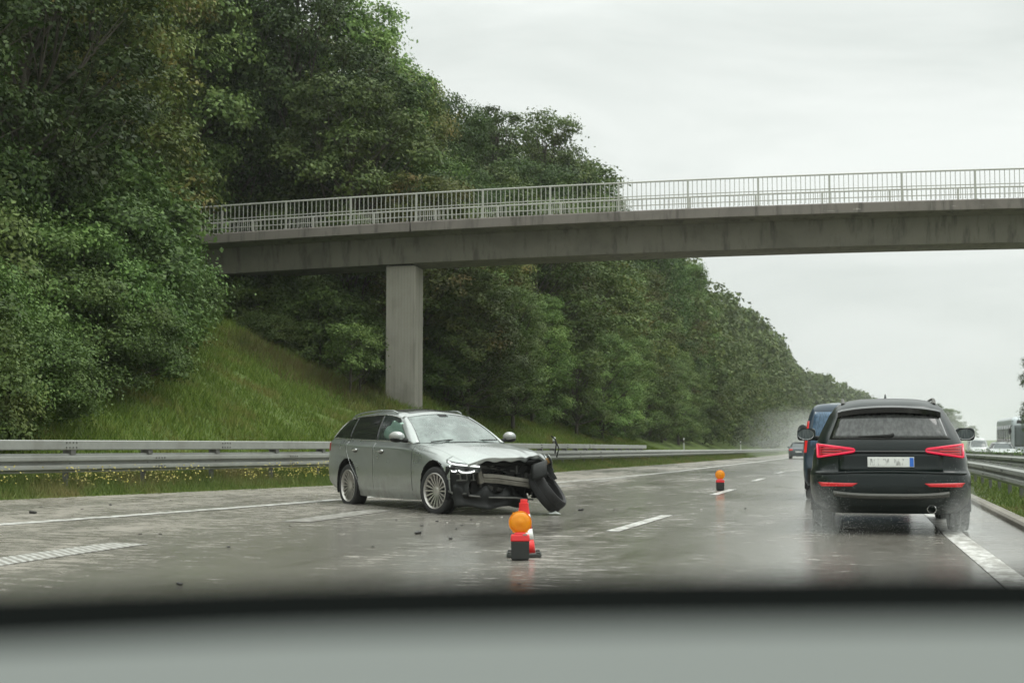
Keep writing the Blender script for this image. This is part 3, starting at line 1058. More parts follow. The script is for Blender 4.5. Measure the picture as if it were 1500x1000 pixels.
def tree_shape(seed, H, R, base, nl, clumps=14, leaves=46, leaf=.15, spread=.30, lean=0.0):
    rng = np.random.default_rng(seed)
    lobes, limbs = [], []
    for i in range(nl):
        f = (i + .5) / nl
        h = base + (1 - base) * (f ** .85)
        env = max(.12, 1 - abs((h - base) / (1 - base) - .38) ** 1.7 * 1.9) if h > base else .4
        env = np.sqrt(max(.03, 1 - (((h - base) / (1.02 - base) - .36) / .66) ** 2))
        ang = i * 2.39996 + rng.uniform(-.5, .5)
        rad = R * env * (rng.uniform(.5, .92) if i % 4 else rng.uniform(.1, .4))
        c = np.array([rad * math.cos(ang) + lean * h * H, rad * math.sin(ang), h * H])
        r = R * rng.uniform(.20, .36) * (.6 + .4 * env)
        if c[2] + r * .8 > H: c[2] = H - r * .8
        out = np.array([math.cos(ang), math.sin(ang), .35]); out /= np.linalg.norm(out)
        lobes.append((c, r, out))
        z0 = max(.12 * H, c[2] - rng.uniform(.15, .3) * H)
        limbs.append(((lean * z0, 0, z0), c))
    C, D = crown_points(rng, lobes, clumps, leaves, spread, .25)
    # loose sprays that break the outline
    C2, D2 = crown_points(rng, [(c + out * r * .75, r * .55, out) for c, r, out in lobes], clumps * .7, leaves * .35, spread * .8, .1)
    C = np.concatenate([C, C2]); D = np.concatenate([D, D2])
    q = leaf_quads(C, D, leaf, rng)
    q[:, 2] = np.maximum(q[:, 2], .05)
    mb = MB()
    r0 = .012 * H + .03
    pts = [(lean * z + .06 * math.sin(z * .7 + seed), .06 * math.cos(z * .9 + seed), z) for z in lin(-.6, .9 * H, 9)]
    mb.tube(pts, [r0 * (1.25 if i == 0 else 1 - .1 * i) for i in range(9)], 9)
    for a, b in limbs:
        a = Vector(a); b = Vector(b)
        m = (a + b) / 2 + Vector((rng.uniform(-.2, .2), rng.uniform(-.2, .2), -.1))
        rr = r0 * (.42 - .28 * a.z / H)
        mb.tube([a, m, b], [rr, rr * .7, rr * .25], 5, cap=False)
        for k in range(2):
            e = b + Vector(rng.normal(0, .55, 3)) * (R * .22)
            mb.tube([m, (m + e) / 2, e], [rr * .5, rr * .35, .008], 4, cap=False)
    return q, mb


def bush_shape(seed, R, H, nl, leaf=.11, clumps=26, leaves=40, spread=.20):
    rng = np.random.default_rng(seed)
    lobes = []
    for i in range(nl):
        ang = i * 2.39996 + rng.uniform(-.5, .5)
        f = rng.uniform(.12, .95)
        rad = R * math.sqrt(max(0, 1 - f ** 2)) * rng.uniform(.35, .85)
        c = np.array([rad * math.cos(ang), rad * math.sin(ang), max(.25, f * H * .85)])
        r = R * rng.uniform(.18, .32)
        if c[2] + r > H: c[2] = H - r
        out = np.array([math.cos(ang), math.sin(ang), .6]); out /= np.linalg.norm(out)
        lobes.append((c, r, out))
    C, D = crown_points(rng, lobes, clumps, leaves, spread, .2)
    q = leaf_quads(C, D, leaf, rng)
    q[:, 2] = np.maximum(q[:, 2], .02)
    mb = MB()
    for c, r, out in lobes[:9]:
        mb.tube([(c[0] * .12, c[1] * .12, -.3), (c[0] * .5, c[1] * .5, c[2] * .55), tuple(c)], [.05, .032, .01], 5)
    return q, mb


TREE_KINDS = {}


def tree_kind(key, leafmat, shape):
    q, mb = shape
    TREE_KINDS[key] = dict(q=q, leafmat=leafmat, mb=mb, first=None, H=float(q[:, 2].max()))


def plant(key, name, a, t, h, label, cat, group=None, rot=None, wide=None, sink=.15):
    k = TREE_KINDS[key]
    z = float(gz(a, t)) - sink
    s = h / k['H']
    if k['first'] is None:
        o = thing(name, label, cat, (a, t, z), 0, group)
        tn = k['mb'].build('trunk' if cat == 'tree' else 'stems', M['bark'], o, 60)
        cr = np_mesh('crown' if cat == 'tree' else 'foliage', k['q'], 4, M[k['leafmat']], o)
        k['first'] = o
    else:
        o = copy_tree(k['first'])
        o.name = name
        o.location = (a, t, z); o['label'] = label; o['category'] = cat
        if group: o['group'] = group
        elif 'group' in o: del o['group']
    w = wide if wide is not None else rnd.uniform(.9, 1.12)
    o.scale = (s * w, s * w, s)
    o.rotation_euler = (0, 0, rnd.uniform(0, 6.28) if rot is None else rot)
    return o


SKY = pchip([-400, -100, 100, 300, 430, 505, 545, 600, 645, 700, 745, 815, 855, 900, 960, 1010, 1050, 1095, 1135, 1165, 1210, 1262, 1300, 1400],
            [-420, -420, -330, -200, -110, -20, 35, 108, 128, 158, 150, 163, 215, 270, 330, 376, 430, 452, 478, 512, 545, 574, 590, 612])


def place(px, Z):
    X = (px - CX) / FPX * Z
    return world(X, Z)


def tree_height(px, Z, a, t, f=1.0):
    ztop = at_depth(px, float(SKY(px)) , Z).z
    return max(5.0, (ztop - float(gz(a, t))) * f)


def build_vegetation():
    tree_kind('oak', 'leaf_dark', tree_shape(3, 16, 4.4, .14, 52, 15, 36, .19, .32))
    tree_kind('maple', 'leaf_mid', tree_shape(5, 16, 4.0, .12, 50, 16, 34, .19, .30))
    tree_kind('ash', 'leaf_mid', tree_shape(8, 17, 3.5, .13, 48, 18, 32, .175, .30))
    tree_kind('rust', 'leaf_brown', tree_shape(13, 15, 4.2, .12, 48, 16, 34, .18, .30))
    tree_kind('beech', 'leaf_dark', tree_shape(21, 17, 4.6, .11, 54, 15, 36, .185, .32))
    tree_kind('edge', 'leaf_mid', tree_shape(31, 14, 3.8, .03, 52, 17, 36, .18, .30))
    tree_kind('poplar', 'leaf_bright', tree_shape(33, 17, 2.6, .12, 40, 24, 30, .17, .26))
    tree_kind('shrub', 'leaf_bright', bush_shape(41, 2.4, 3.4, 34, .10, 30, 52))
    tree_kind('hazel', 'leaf_bright', bush_shape(43, 2.2, 4.2, 38, .115, 28, 48))
    tree_kind('thicket', 'leaf_mid', bush_shape(47, 2.5, 2.8, 34, .10, 30, 50))
    tree_kind('sapling', 'leaf_mid', tree_shape(51, 4.2, 1.3, .38, 14, 46, 30, .12, .17))

    # --- single trees that stand out in the picture
    def T(key, px, Z, label, f=1.0, name='broadleaf_tree', group=None, wide=None, rot=None, top=None):
        a, t = place(px, Z)
        h = tree_height(px, Z, a, t, f)
        if top is not None:
            h = max(2.0, at_depth(px, top, Z).z - float(gz(a, t)))
        return plant(key, name, a, t, h, label, 'tree', group, rot, wide)
    T('rust', 120, 46, 'tall tree with rusty brown leaves in its upper crown, left of the footbridge', 1.0, top=-170)
    T('oak', 20, 40, 'huge dark green tree filling the upper left corner', top=-260)
    T('maple', 60, 52, 'tall green tree between the corner giant and the rusty tree', top=-200)
    T('ash', 172, 50, 'dark tree whose branches hang over the left end of the bridge railing', top=-60, wide=.78)
    T('beech', 335, 68, 'tall tree behind the left bridge end with bright sky gaps in its crown', top=-120, wide=.85)
    T('oak', 430, 68, 'dense dark tree rising out of the picture right of the sky gaps', top=-70)
    T('maple', 510, 72, 'tall rounded tree whose right flank borders the open sky', top=-8, wide=.95)
    T('rust', 575, 74, 'olive tree stepping down along the skyline above the bridge pillar', top=88, wide=.8)
    T('beech', 648, 82, 'broad tree with a rounded top right of the olive tree on the skyline', top=128, wide=.8)
    T('poplar', 730, 92, 'pale leafy treetop standing highest in the middle of the skyline', top=150, wide=1.15)
    T('ash', 800, 96, 'pale treetop just right of the highest one on the skyline', top=158, wide=1.0)
    T('poplar', 884, 104, 'small pointed treetop poking up behind the bridge railing', top=250, wide=.8)
    T('oak', 960, 122, 'dark rounded tree under the bridge deck, at the skyline edge', top=345, wide=.8)
    T('ash', 1012, 140, 'tree with a steep right side just under the bridge deck', top=378, wide=.8)
    # --- the wood behind them: nothing tells these apart
    grp = 'trees of the dense wood on the bank'
    lab = 'one of the crowded dark trees in the wood on the bank'
    kinds = ['oak', 'beech', 'maple', 'ash', 'rust', 'edge', 'oak', 'beech']
    n = 0
    for px, Z in [(-160, 34), (-90, 47), (-200, 46), (30, 56), (130, 60), (205, 64), (60, 72), (180, 74), (290, 76), (-20, 66), (228, 66),
                  (395, 84), (470, 88), (545, 92), (610, 98), (-120, 62), (320, 92), (440, 100), (680, 104), (700, 118), (765, 112), (840, 116), (870, 128), (925, 134)]:
        a, t = place(px, Z)
        h = min(19, tree_height(px, Z, a, t, rnd.uniform(.88, .97)))
        plant(kinds[n % 8], 'broadleaf_tree', a, t, h, lab, 'tree', grp, None, rnd.uniform(.85, 1.05)); n += 1
    # front wall of the wood right of the pillar, leafy to the ground
    t = 60.0
    while t < 135:
        for off, f in ((4.7, .50), (7.2, .72), (10.5, .9)):
            tt = t + rnd.uniform(-1.2, 1.2)
            a = float(edge(tt)) - off - rnd.uniform(-.5, .5) - (1.6 if tt < 72 else .4)
            p = project((a, tt, 5))
            hmax = at_depth(p[0], float(SKY(p[0])), -a * SN + tt * CS).z - float(gz(a, tt))
            h = min(hmax * .97, 19) * f * rnd.uniform(.85, 1.05)
            plant(['edge', 'rust', 'edge', 'maple', 'edge', 'beech'][n % 6], 'broadleaf_tree', a, tt, max(4, h), lab, 'tree', grp, None, rnd.uniform(.95, 1.25) * (1.25 if off < 4 else 1.0)); n += 1
        t += 5.2
    # --- bushes
    def B(key, px, Z, h, label, group=None, wide=1.0, name='bush'):
        a, t = place(px, Z)
        return plant(key, name, a, t, h, label, 'bush', group, None, wide, .1)
    bg = 'bushes on the bank left of the bridge'
    bl = 'one of the leafy bushes crowding the bank left of the bridge'
    B('hazel', 130, 34.0, 3.0, 'bright green bush lowest on the bank, just behind the guardrail')
    B('shrub', 40, 30.0, 2.5, 'dull green bush at the left picture edge, close behind the guardrail')
    B('hazel', 205, 41.5, 4.0, 'bright leafy bush at the right end of the thicket, above the open grass')
    for px, Z, h, k in [(75, 35, 3.2, 'shrub'), (160, 36.0, 2.8, 'shrub'), (120, 36, 4.2, 'hazel'), (20, 34, 3.8, 'hazel'), (175, 38, 3.2, 'shrub'), (150, 39, 4.8, 'hazel'), (60, 38.5, 5.2, 'hazel'),
                        (-40, 31, 3.4, 'shrub'), (-60, 36, 4.8, 'hazel'), (165, 43, 5.0, 'hazel'), (110, 43, 6.0, 'hazel'), (212, 46, 4.2, 'shrub'), (40, 44, 6.2, 'hazel'), (-110, 32, 3.8, 'thicket'), (-150, 28, 3.4, 'shrub'),
                        (-20, 28.5, 2.2, 'shrub'), (200, 40, 2.0, 'thicket'), (240, 50, 3.4, 'hazel'), (-75, 27.5, 2.6, 'thicket')]:
        B(k, px, Z, h, bl, bg, rnd.uniform(.9, 1.2))
    # low growth under the bridge
    ug = 'bushes under and behind the footbridge'
    ul = 'one of the dark bushes on the bank under the footbridge'
    B('thicket', 470, 57, 3.4, 'pale green bush below the girder, left of the pillar')
    B('hazel', 640, 62, 3.6, 'feathery green bush leaning out right beside the pillar')
    for px, Z, h in [(372, 58, 2.6), (410, 60, 3.0), (440, 64, 3.6), (515, 62, 3.6), (545, 66, 4.4), (350, 64, 3.0), (395, 70, 4.2), (480, 70, 4.6), (590, 68, 4.4), (425, 56, 1.6), (665, 66, 3.6), (525, 57, 2.0), (385, 54.5, 1.4), (620, 74, 5), (690, 70, 3.4)]:
        B('thicket' if h < 4 else 'hazel', px, Z, h, ul, ug, rnd.uniform(.95, 1.25))
    a, t = place(514, 51.5); plant('sapling', 'sapling', a, t, 3.0, 'left one of two thin saplings on the grass bank beside the pillar', 'tree', 'saplings beside the pillar', None, 1.1)
    a, t = place(529, 53.0); plant('sapling', 'sapling', a, t, 2.9, 'right one of two thin saplings on the grass bank beside the pillar', 'tree', 'saplings beside the pillar', None, 1.1)

    # --- far wood, one mass
    rng = np.random.default_rng(5)
    src = [TREE_KINDS[k]['q'].reshape(-1, 4, 3) for k in ('oak', 'maple', 'edge', 'rust', 'beech')]
    hs = [TREE_KINDS[k]['H'] for k in ('oak', 'maple', 'edge', 'rust', 'beech')]
    out = []
    tt = 136.0
    while tt < 900:
        rows = (3.8, 6.8, 11.0) if tt < 420 else (2, 8)
        for off in rows:
            t2 = tt + rng.uniform(-1.5, 1.5)
            bend = max(0, t2 - 380) ** 2 * .00028
            a = float(edge(t2)) - off + rng.uniform(-.8, .8) + bend
            p = project((a, t2, 5)); Z = -a * SN + t2 * CS
            ztop = at_depth(p[0], float(SKY(p[0])), Z).z
            g = float(gz(a, t2)) if bend == 0 else -1.0
            h = float(np.clip((ztop - g) * {3.8: .58, 6.8: .82, 11.0: 1.0}.get(off, 1.0) * rng.uniform(.84, 1.05), 5, 24))
            k = rng.integers(0, 5)
            keep = 3600 if tt < 220 else (2200 if tt < 400 else 1100)
            q = src[k][rng.integers(0, len(src[k]), keep)]
            cen = q.mean(1, keepdims=True)
            s = h / hs[k]
            w = s * rng.uniform(.8, 1.05)
            grow = (len(src[k]) / keep) ** .5 * .85
            q = (cen * np.array([w, w, s]) + (q - cen) * s * grow)
            an = rng.uniform(0, 6.28); c_, s_ = math.cos(an), math.sin(an)
            q = q @ np.array([[c_, s_, 0], [-s_, c_, 0], [0, 0, 1]])
            out.append((q + np.array([a, t2, g - .2])).reshape(-1, 3))
        tt += 6.0 if tt < 300 else (9 if tt < 420 else 14)
    o = np_mesh('far_wood', np.concatenate(out), 4, M['leaf_far'])
    tag(o, 'distant hazy wood running down to the end of the road', 'wood', None, 'stuff')

    # right of the picture
    a, t = place(1530, 96)
    plant('oak', 'broadleaf_tree', a, t, at_depth(1530, 478, 96).z - float(gz(a, t)), 'tree at the right picture edge, only its outermost twigs in view', 'tree', None, 1.25, .62)
    for px, Z, top, lb in ((1388, 330, 596, 'grey hazy tree right of the black car roof'), (1422, 390, 622, 'low hazy tree between the black car and the coach')):
        a, t = place(px, Z)
        plant('maple', 'broadleaf_tree', a, t, at_depth(px, top, Z).z - float(gz(a, t)), lb, 'tree', None, None, 1.3)
    a, t = place(1365, 360)
    plant('oak', 'broadleaf_tree', a, t, at_depth(1365, 588, 360).z - float(gz(a, t)), 'hazy tree mostly hidden behind the black car roof', 'tree', None, None, 1.2)


def blades(pts, h, w, rng, lean=.35):
    n = len(pts)
    az = rng.uniform(0, 2 * PI, n)
    d = np.stack([np.cos(az), np.sin(az), np.zeros(n)], 1)
    la = rng.normal(0, lean, (n, 2))
    hh = h * rng.uniform(.5, 1.3, n)
    tri = np.empty((n, 3, 3))
    tri[:, 0] = pts - d * (w / 2)
    tri[:, 1] = pts + d * (w / 2)
    tri[:, 2] = pts + np.concatenate([la * hh[:, None], hh[:, None]], 1)
    return tri.reshape(-1, 3)


def build_grass():
    rng = np.random.default_rng(17)
    # bank
    n = 210000
    t = 20 + rng.uniform(0, 1, n) ** 1.3 * 75
    d = rng.uniform(0, 1, n) ** .8 * np.interp(t, [20, 40, 60, 95], [14, 15, 13, 7])
    a = rail_line(t) - .7 - d
    p = np.stack([a, t, gz(a, t) - .02], 1)
    clump = .5 + .5 * np.sin(a * 2.1 + np.sin(t * 1.3) * 2) * np.sin(t * 1.7 + a)
    tri = blades(p, .17 + .16 * clump, .045, rng, .5)
    o = np_mesh('grass', tri, 3, M['grass'])
    tag(o, 'rough green grass covering the bank behind the guardrail', 'grass', None, 'stuff')
    # a band of dry weeds running down the bank towards the pillar
    C = []
    for k in range(4200):
        u = rng.uniform(0, 1)
        px = 345 + 215 * u + rng.normal(0, 6); py = 498 + 98 * u ** .85 + rng.normal(0, 7)
        if len(C) and k % 7: C.append(C[-1] + np.array([rng.normal(0, .25), rng.normal(0, .35), 0])); continue
        Z = 36.0
        while Z < 70:
            q = at_depth(px, py, Z)
            if gz(q.x, q.y) >= q.z: break
            Z += .3
        C.append(np.array([q.x, q.y, q.z]))
    C = np.array(C); C[:, 2] = gz(C[:, 0], C[:, 1]) - .02
    o = np_mesh('dry_weeds', blades(C, .42, .035, rng, .35), 3, M['dry_weed'])
    tag(o, 'band of brown dry weeds across the grass bank left of the pillar', 'weeds', None, 'stuff')
    # verge between pavement and rail
    n = 130000
    t = 10 + rng.uniform(0, 1, n) ** 1.6 * 130
    e = edge(t)
    u = rng.uniform(0, 1, n)
    a = e + .12 - u * 2.0
    p = np.stack([a, t, gz(a, t) - .02], 1)
    h = np.interp(u, [0, .15, .5, 1], [.06, .16, .32, .42])
    tri = blades(p, h, np.where(t < 45, .022, .05)[:, None], rng, .4)
    o = np_mesh('verge_grass', tri, 3, M['verge'])
    tag(o, 'grass verge under the left guardrail', 'grass', None, 'stuff')
    # yellow flowers
    n = 8000
    t = 12 + rng.uniform(0, 1, n) * 32
    m = np.sin(t * 1.1) + np.sin(t * 2.7 + 1) + rng.normal(0, .8, n) > -.3
    t = t[m]; n = len(t)
    a = edge(t) - .42 - rng.uniform(0, 1.2, n)
    c = np.stack([a, t, gz(a, t) + rng.uniform(.16, .50, n)], 1)
    q = leaf_quads(c, np.tile(np.array([.6, -.5, .6]), (n, 1)), .034, rng, .95)
    tag(np_mesh('wildflowers', q, 4, M['petal']), 'small yellow wildflowers in the verge below the guardrail', 'flowers', None, 'stuff')
    # median grass
    n = 70000
    t = 6 + rng.uniform(0, 1, n) ** 1.7 * 120
    a = rng.uniform(2.16, 7.3, n)
    p = np.stack([a, t, gz(a, t) - .02], 1)
    h = np.interp(a, [2.1, 2.5, 3.2, 4.5, 7.3], [.06, .10, .16, .25, .15])
    o = np_mesh('median_grass', blades(p, h, .03, rng, .5), 3, M['verge'])
    tag(o, 'short dry grass on the median around the guardrails', 'grass', None, 'stuff')
    # tall weeds between the median rails
    n = 3500
    t = 24 + rng.uniform(0, 1, n) ** 1.5 * 90
    m = np.sin(t * .8) + np.sin(t * 2.3) + rng.normal(0, .6, n) > -.1
    t = t[m]; n = len(t)
    a = rng.uniform(4.5, 6.2, n)
    c = np.stack([a, t, gz(a, t) + rng.uniform(.1, .8, n)], 1)
    q = leaf_quads(c, np.tile(np.array([-.4, -.5, .5]), (n, 1)), .09, rng, .5)
    tag(np_mesh('median_weeds', q, 4, M['leaf_bright']), 'tall weeds growing between the median guardrails', 'weeds', None, 'stuff')

# ------------------------------------------------------------------ vehicles
def arch_cut(mb, arches, ymin=.5):
    """open round wheel arches (x, z, radius) in a body side and snap its border to the circle"""
    v = [list(p) for p in mb.v]
    used = {}
    nf, nm = [], []
    for f, m in zip(mb.f, mb.m):
        c = [sum(v[i][k] for i in f) / len(f) for k in range(3)]
        if abs(c[1]) > ymin and any(math.hypot(c[0] - x, c[2] - z) < r for x, z, r in arches): continue
        nf.append(f); nm.append(m)
        for i in f: used[i] = True
    for i in used:
        p = v[i]
        if abs(p[1]) <= ymin: continue
        for x, z, r in arches:
            d = math.hypot(p[0] - x, p[2] - z)
            if d < r and d > 1e-6:
                p[0] = x + (p[0] - x) * r / d; p[2] = z + (p[2] - z) * r / d
    mb.v = [tuple(p) for p in v]; mb.f, mb.m = nf, nm


def arch_liner(mb, x, z, r, y0, y1, a0=-20, a1=200):
    n = 20
    v = []
    for k in range(n + 1):
        a = math.radians(a0 + (a1 - a0) * k / n)
        for y in (y0, y1): v.append((x + r * math.cos(a), y, z + r * math.sin(a)))
    mb.add(v, [(2 * k, 2 * k + 1, 2 * k + 3, 2 * k + 2) for k in range(n)])


def wheel(parent, loc, out, R=.345, W=.235, rim=.25, spokes=20, steer=0.0, with_rim=True, camber=0.0, dark=False, squash=False):
    """out=+1 when the outer face looks along +Y"""
    A = Matrix.Rotation(-out * PI / 2, 4, 'X')
    hub = MB()
    hub.lathe([(.0001, -.02), (.16, -.02), (.16, .012), (.0001, .012)], 28, A)
    hub.lathe([(.0001, -W / 2 + .01), (rim - .012, -W / 2 + .01)], 28, A)
    w = hub.build('wheel', M['alloy_dark'], parent)
    w.location = loc
    w.rotation_euler = (camber, 0, steer)
    if squash: w.scale = (1.045, 1, .967); w.location.z = loc[2] * .967
    t = MB(); h = W / 2
    t.lathe([(rim - .004, h * .82), (rim + .012, h * .97), (rim + .045, h), (R - .02, h * .93), (R - .004, h * .76), (R, h * .4), (R, .12 * h), (R - .007, .1 * h), (R - .007, -.1 * h), (R, -.12 * h), (R, -h * .4), (R - .004, -h * .76), (R - .02, -h * .93), (rim + .03, -h), (rim - .004, -h * .9)], 44, A, closed=True)
    t.build('tyre', M['rubber'], w, 40)
    if with_rim:
        r = MB()
        r.lathe([(rim - .006, h * .78), (rim + .006, h * .93), (rim - .004, h * .98), (rim - .016, h * .86), (rim - .024, h * .55), (rim - .024, -h * .8)], 44, A)
        r.lathe([(.0001, h * .62), (.03, h * .62), (.055, h * .52), (.06, h * .25)], 20, A)
        for k in range(spokes):
            a = 2 * PI * k / spokes
            Q = A @ Matrix.Rotation(a, 4, 'Z')
            x0, x1 = .045, rim - .012
            w0, w1 = .009, .013
            z0, z1 = h * .55, h * .8
            vs = [(x0, -w0, z0), (x0, w0, z0), (x1, w1, z1), (x1, -w1, z1), (x0, -w0, z0 - .05), (x0, w0, z0 - .05), (x1, w1, z1 - .045), (x1, -w1, z1 - .045)]
            r.add(vs, [(0, 3, 2, 1), (4, 5, 6, 7), (0, 1, 5, 4), (1, 2, 6, 5), (2, 3, 7, 6), (3, 0, 4, 7)], 0, Q)
        r.build('rim', M['plastic'] if dark else M['alloy'], w, 30)
    return w


# ---- the crashed estate -------------------------------------------------
XK = [-1.0, -.94, -.8, -.4, 0, .6, 1.2, 1.8, 2.2, 2.6, 2.975, 3.3, 3.6]
ROWS = [  # (y, z) along the side, sill to belt
    ([.64, .73, .80, .84, .85, .85, .85, .85, .85, .86, .87, .84, .77], [.42, .36, .31, .25, .21, .19, .185, .185, .19, .20, .23, .26, .30]),
    ([.70, .80, .87, .905, .917, .90, .895, .895, .90, .912, .925, .89, .80], [.50, .46, .42, .37, .34, .32, .315, .315, .32, .33, .36, .38, .42]),
    ([.72, .82, .885, .928, .940, .922, .915, .915, .922, .932, .938, .90, .80], [.64, .63, .62, .62, .61, .60, .60, .60, .60, .60, .60, .58, .56]),
    ([.705, .805, .875, .914, .925, .918, .915, .914, .917, .919, .914, .88, .78], [.83, .84, .84, .83, .82, .80, .79, .78, .77, .76, .74, .70, .64]),
    ([.695, .797, .864, .912, .926, .922, .918, .913, .905, .892, .870, .83, .74], [.95, .965, .965, .95, .935, .915, .905, .895, .885, .865, .825, .745, .655]),
    ([.62, .73, .785, .835, .850, .850, .845, .837, .825, .805, .785, .755, .68], [1.03, 1.05, 1.05, 1.035, 1.022, 1.008, .997, .985, .968, .935, .88, .795, .70]),
]
RY = [pchip(XK, r[0]) for r in ROWS]; RZ = [pchip(XK, r[1]) for r in ROWS]


def side_pt(x, v, s, off=0.0):
    ys = [float(f(x)) for f in RY]; zs = [float(f(x)) for f in RZ]
    k = [0, 1, 2, 3, 4, 5]
    return (x, s * (float(pchip(k, ys)(v)) + off), float(pchip(k, zs)(v)))


BX = pchip([0, .08, .40, .43, .70, .74, .965, 1], [-.99, -.84, -.12, -.04, .87, .97, 2.03, 2.15])
TX = pchip([0, .08, .40, .43, .70, .74, .965, 1], [-.72, -.54, -.13, -.06, .80, .88, 1.32, 1.38])
TZ = pchip([-.72, -.54, -.1, .4, .8, 1.1, 1.32, 1.38], [1.275, 1.335, 1.395, 1.42, 1.425, 1.41, 1.372, 1.36])
TY = pchip([-.72, -.1, .5, 1.0, 1.38], [.60, .645, .65, .635, .605])


def gh(u, v, s, off=0.0):
    bx = float(BX(u)); by, bz_ = float(RY[5](bx)), float(RZ[5](bx))
    tx = float(TX(u)); ty, tz = float(TY(tx)), float(TZ(tx))
    b = .022 * math.sin(PI * min(1, v))
    return (bx + (tx - bx) * v, s * (by + (ty - by) * v + b + off), bz_ + (tz - bz_) * v)


def smooth(x, a, b):
    t = min(1, max(0, (x - a) / (b - a))); return t * t * (3 - 2 * t)


HZ = pchip([2.1, 2.45, 2.8, 3.15, 3.45, 3.7, 3.8], [1.0, .992, .962, .912, .855, .79, .76])


def hood(u, w):
    x0 = 2.13 + .27 * (1 - w * w)
    x1 = 3.58 + .13 * (1 - w * w) + .015 * math.sin(w * 5 + 1)
    if w > .2: x1 -= .10 * smooth(w, .2, .75) - .09 * smooth(w, .8, 1)
    x = x0 + (x1 - x0) * min(u, 1)
    yE, zE = float(RY[5](min(x, 3.6))), float(RZ[5](min(x, 3.6)))
    z = zE + (float(HZ(x)) - zE) * (1 - abs(w) ** 2.3)
    z += .012 * math.exp(-((abs(w) - .55) / .12) ** 2) * smooth(u, 0, .2) * (1 - .5 * u)
    far = smooth(w, -.15, .65)
    z += far * .022 * smooth(u, .35, .85) * (1 - .55 * smooth(u, .86, 1.0))
    cr = smooth(u, .5, 1)
    z += cr * (.010 * math.sin(w * 9 + u * 7) + .005 * math.sin(w * 21 - u * 9)) * (.3 + far)
    z += .015 * far * smooth(w, .5, .8) * smooth(u, .7, .95)
    y = w * yE * (1 + .02 * cr * far)
    if u > 1:
        k = (u - 1) * 10
        z -= .05 * k * (1.0 + .25 * math.sin(w * 17 + 2)); x -= .012 * k + .004 * math.sin(w * 31) * k
    return (x, y, z)


def ws(w, v):
    """windscreen: v 0 at the cowl, 1 at the roof"""
    b = Vector((2.14 + .28 * (1 - w * w), w * .80, .975 + .028 * (1 - w * w)))
    t = Vector((1.38 + .10 * (1 - w * w), w * .605, 1.36 + .062 * (1 - w * w)))
    p = b + (t - b) * v
    k = .028 * math.sin(PI * v)
    return (p.x + k * .5, p.y, p.z + k)


def roof(u, w):
    tx = float(TX(u)); ty, tz = float(TY(tx)), float(TZ(tx))
    q = 1 - w * w
    return (tx + .10 * q * smooth(u, .7, 1) - .10 * q * smooth(1 - u, .7, 1), w * ty, tz + q * (.062 + .012 * math.sin(PI * u)))


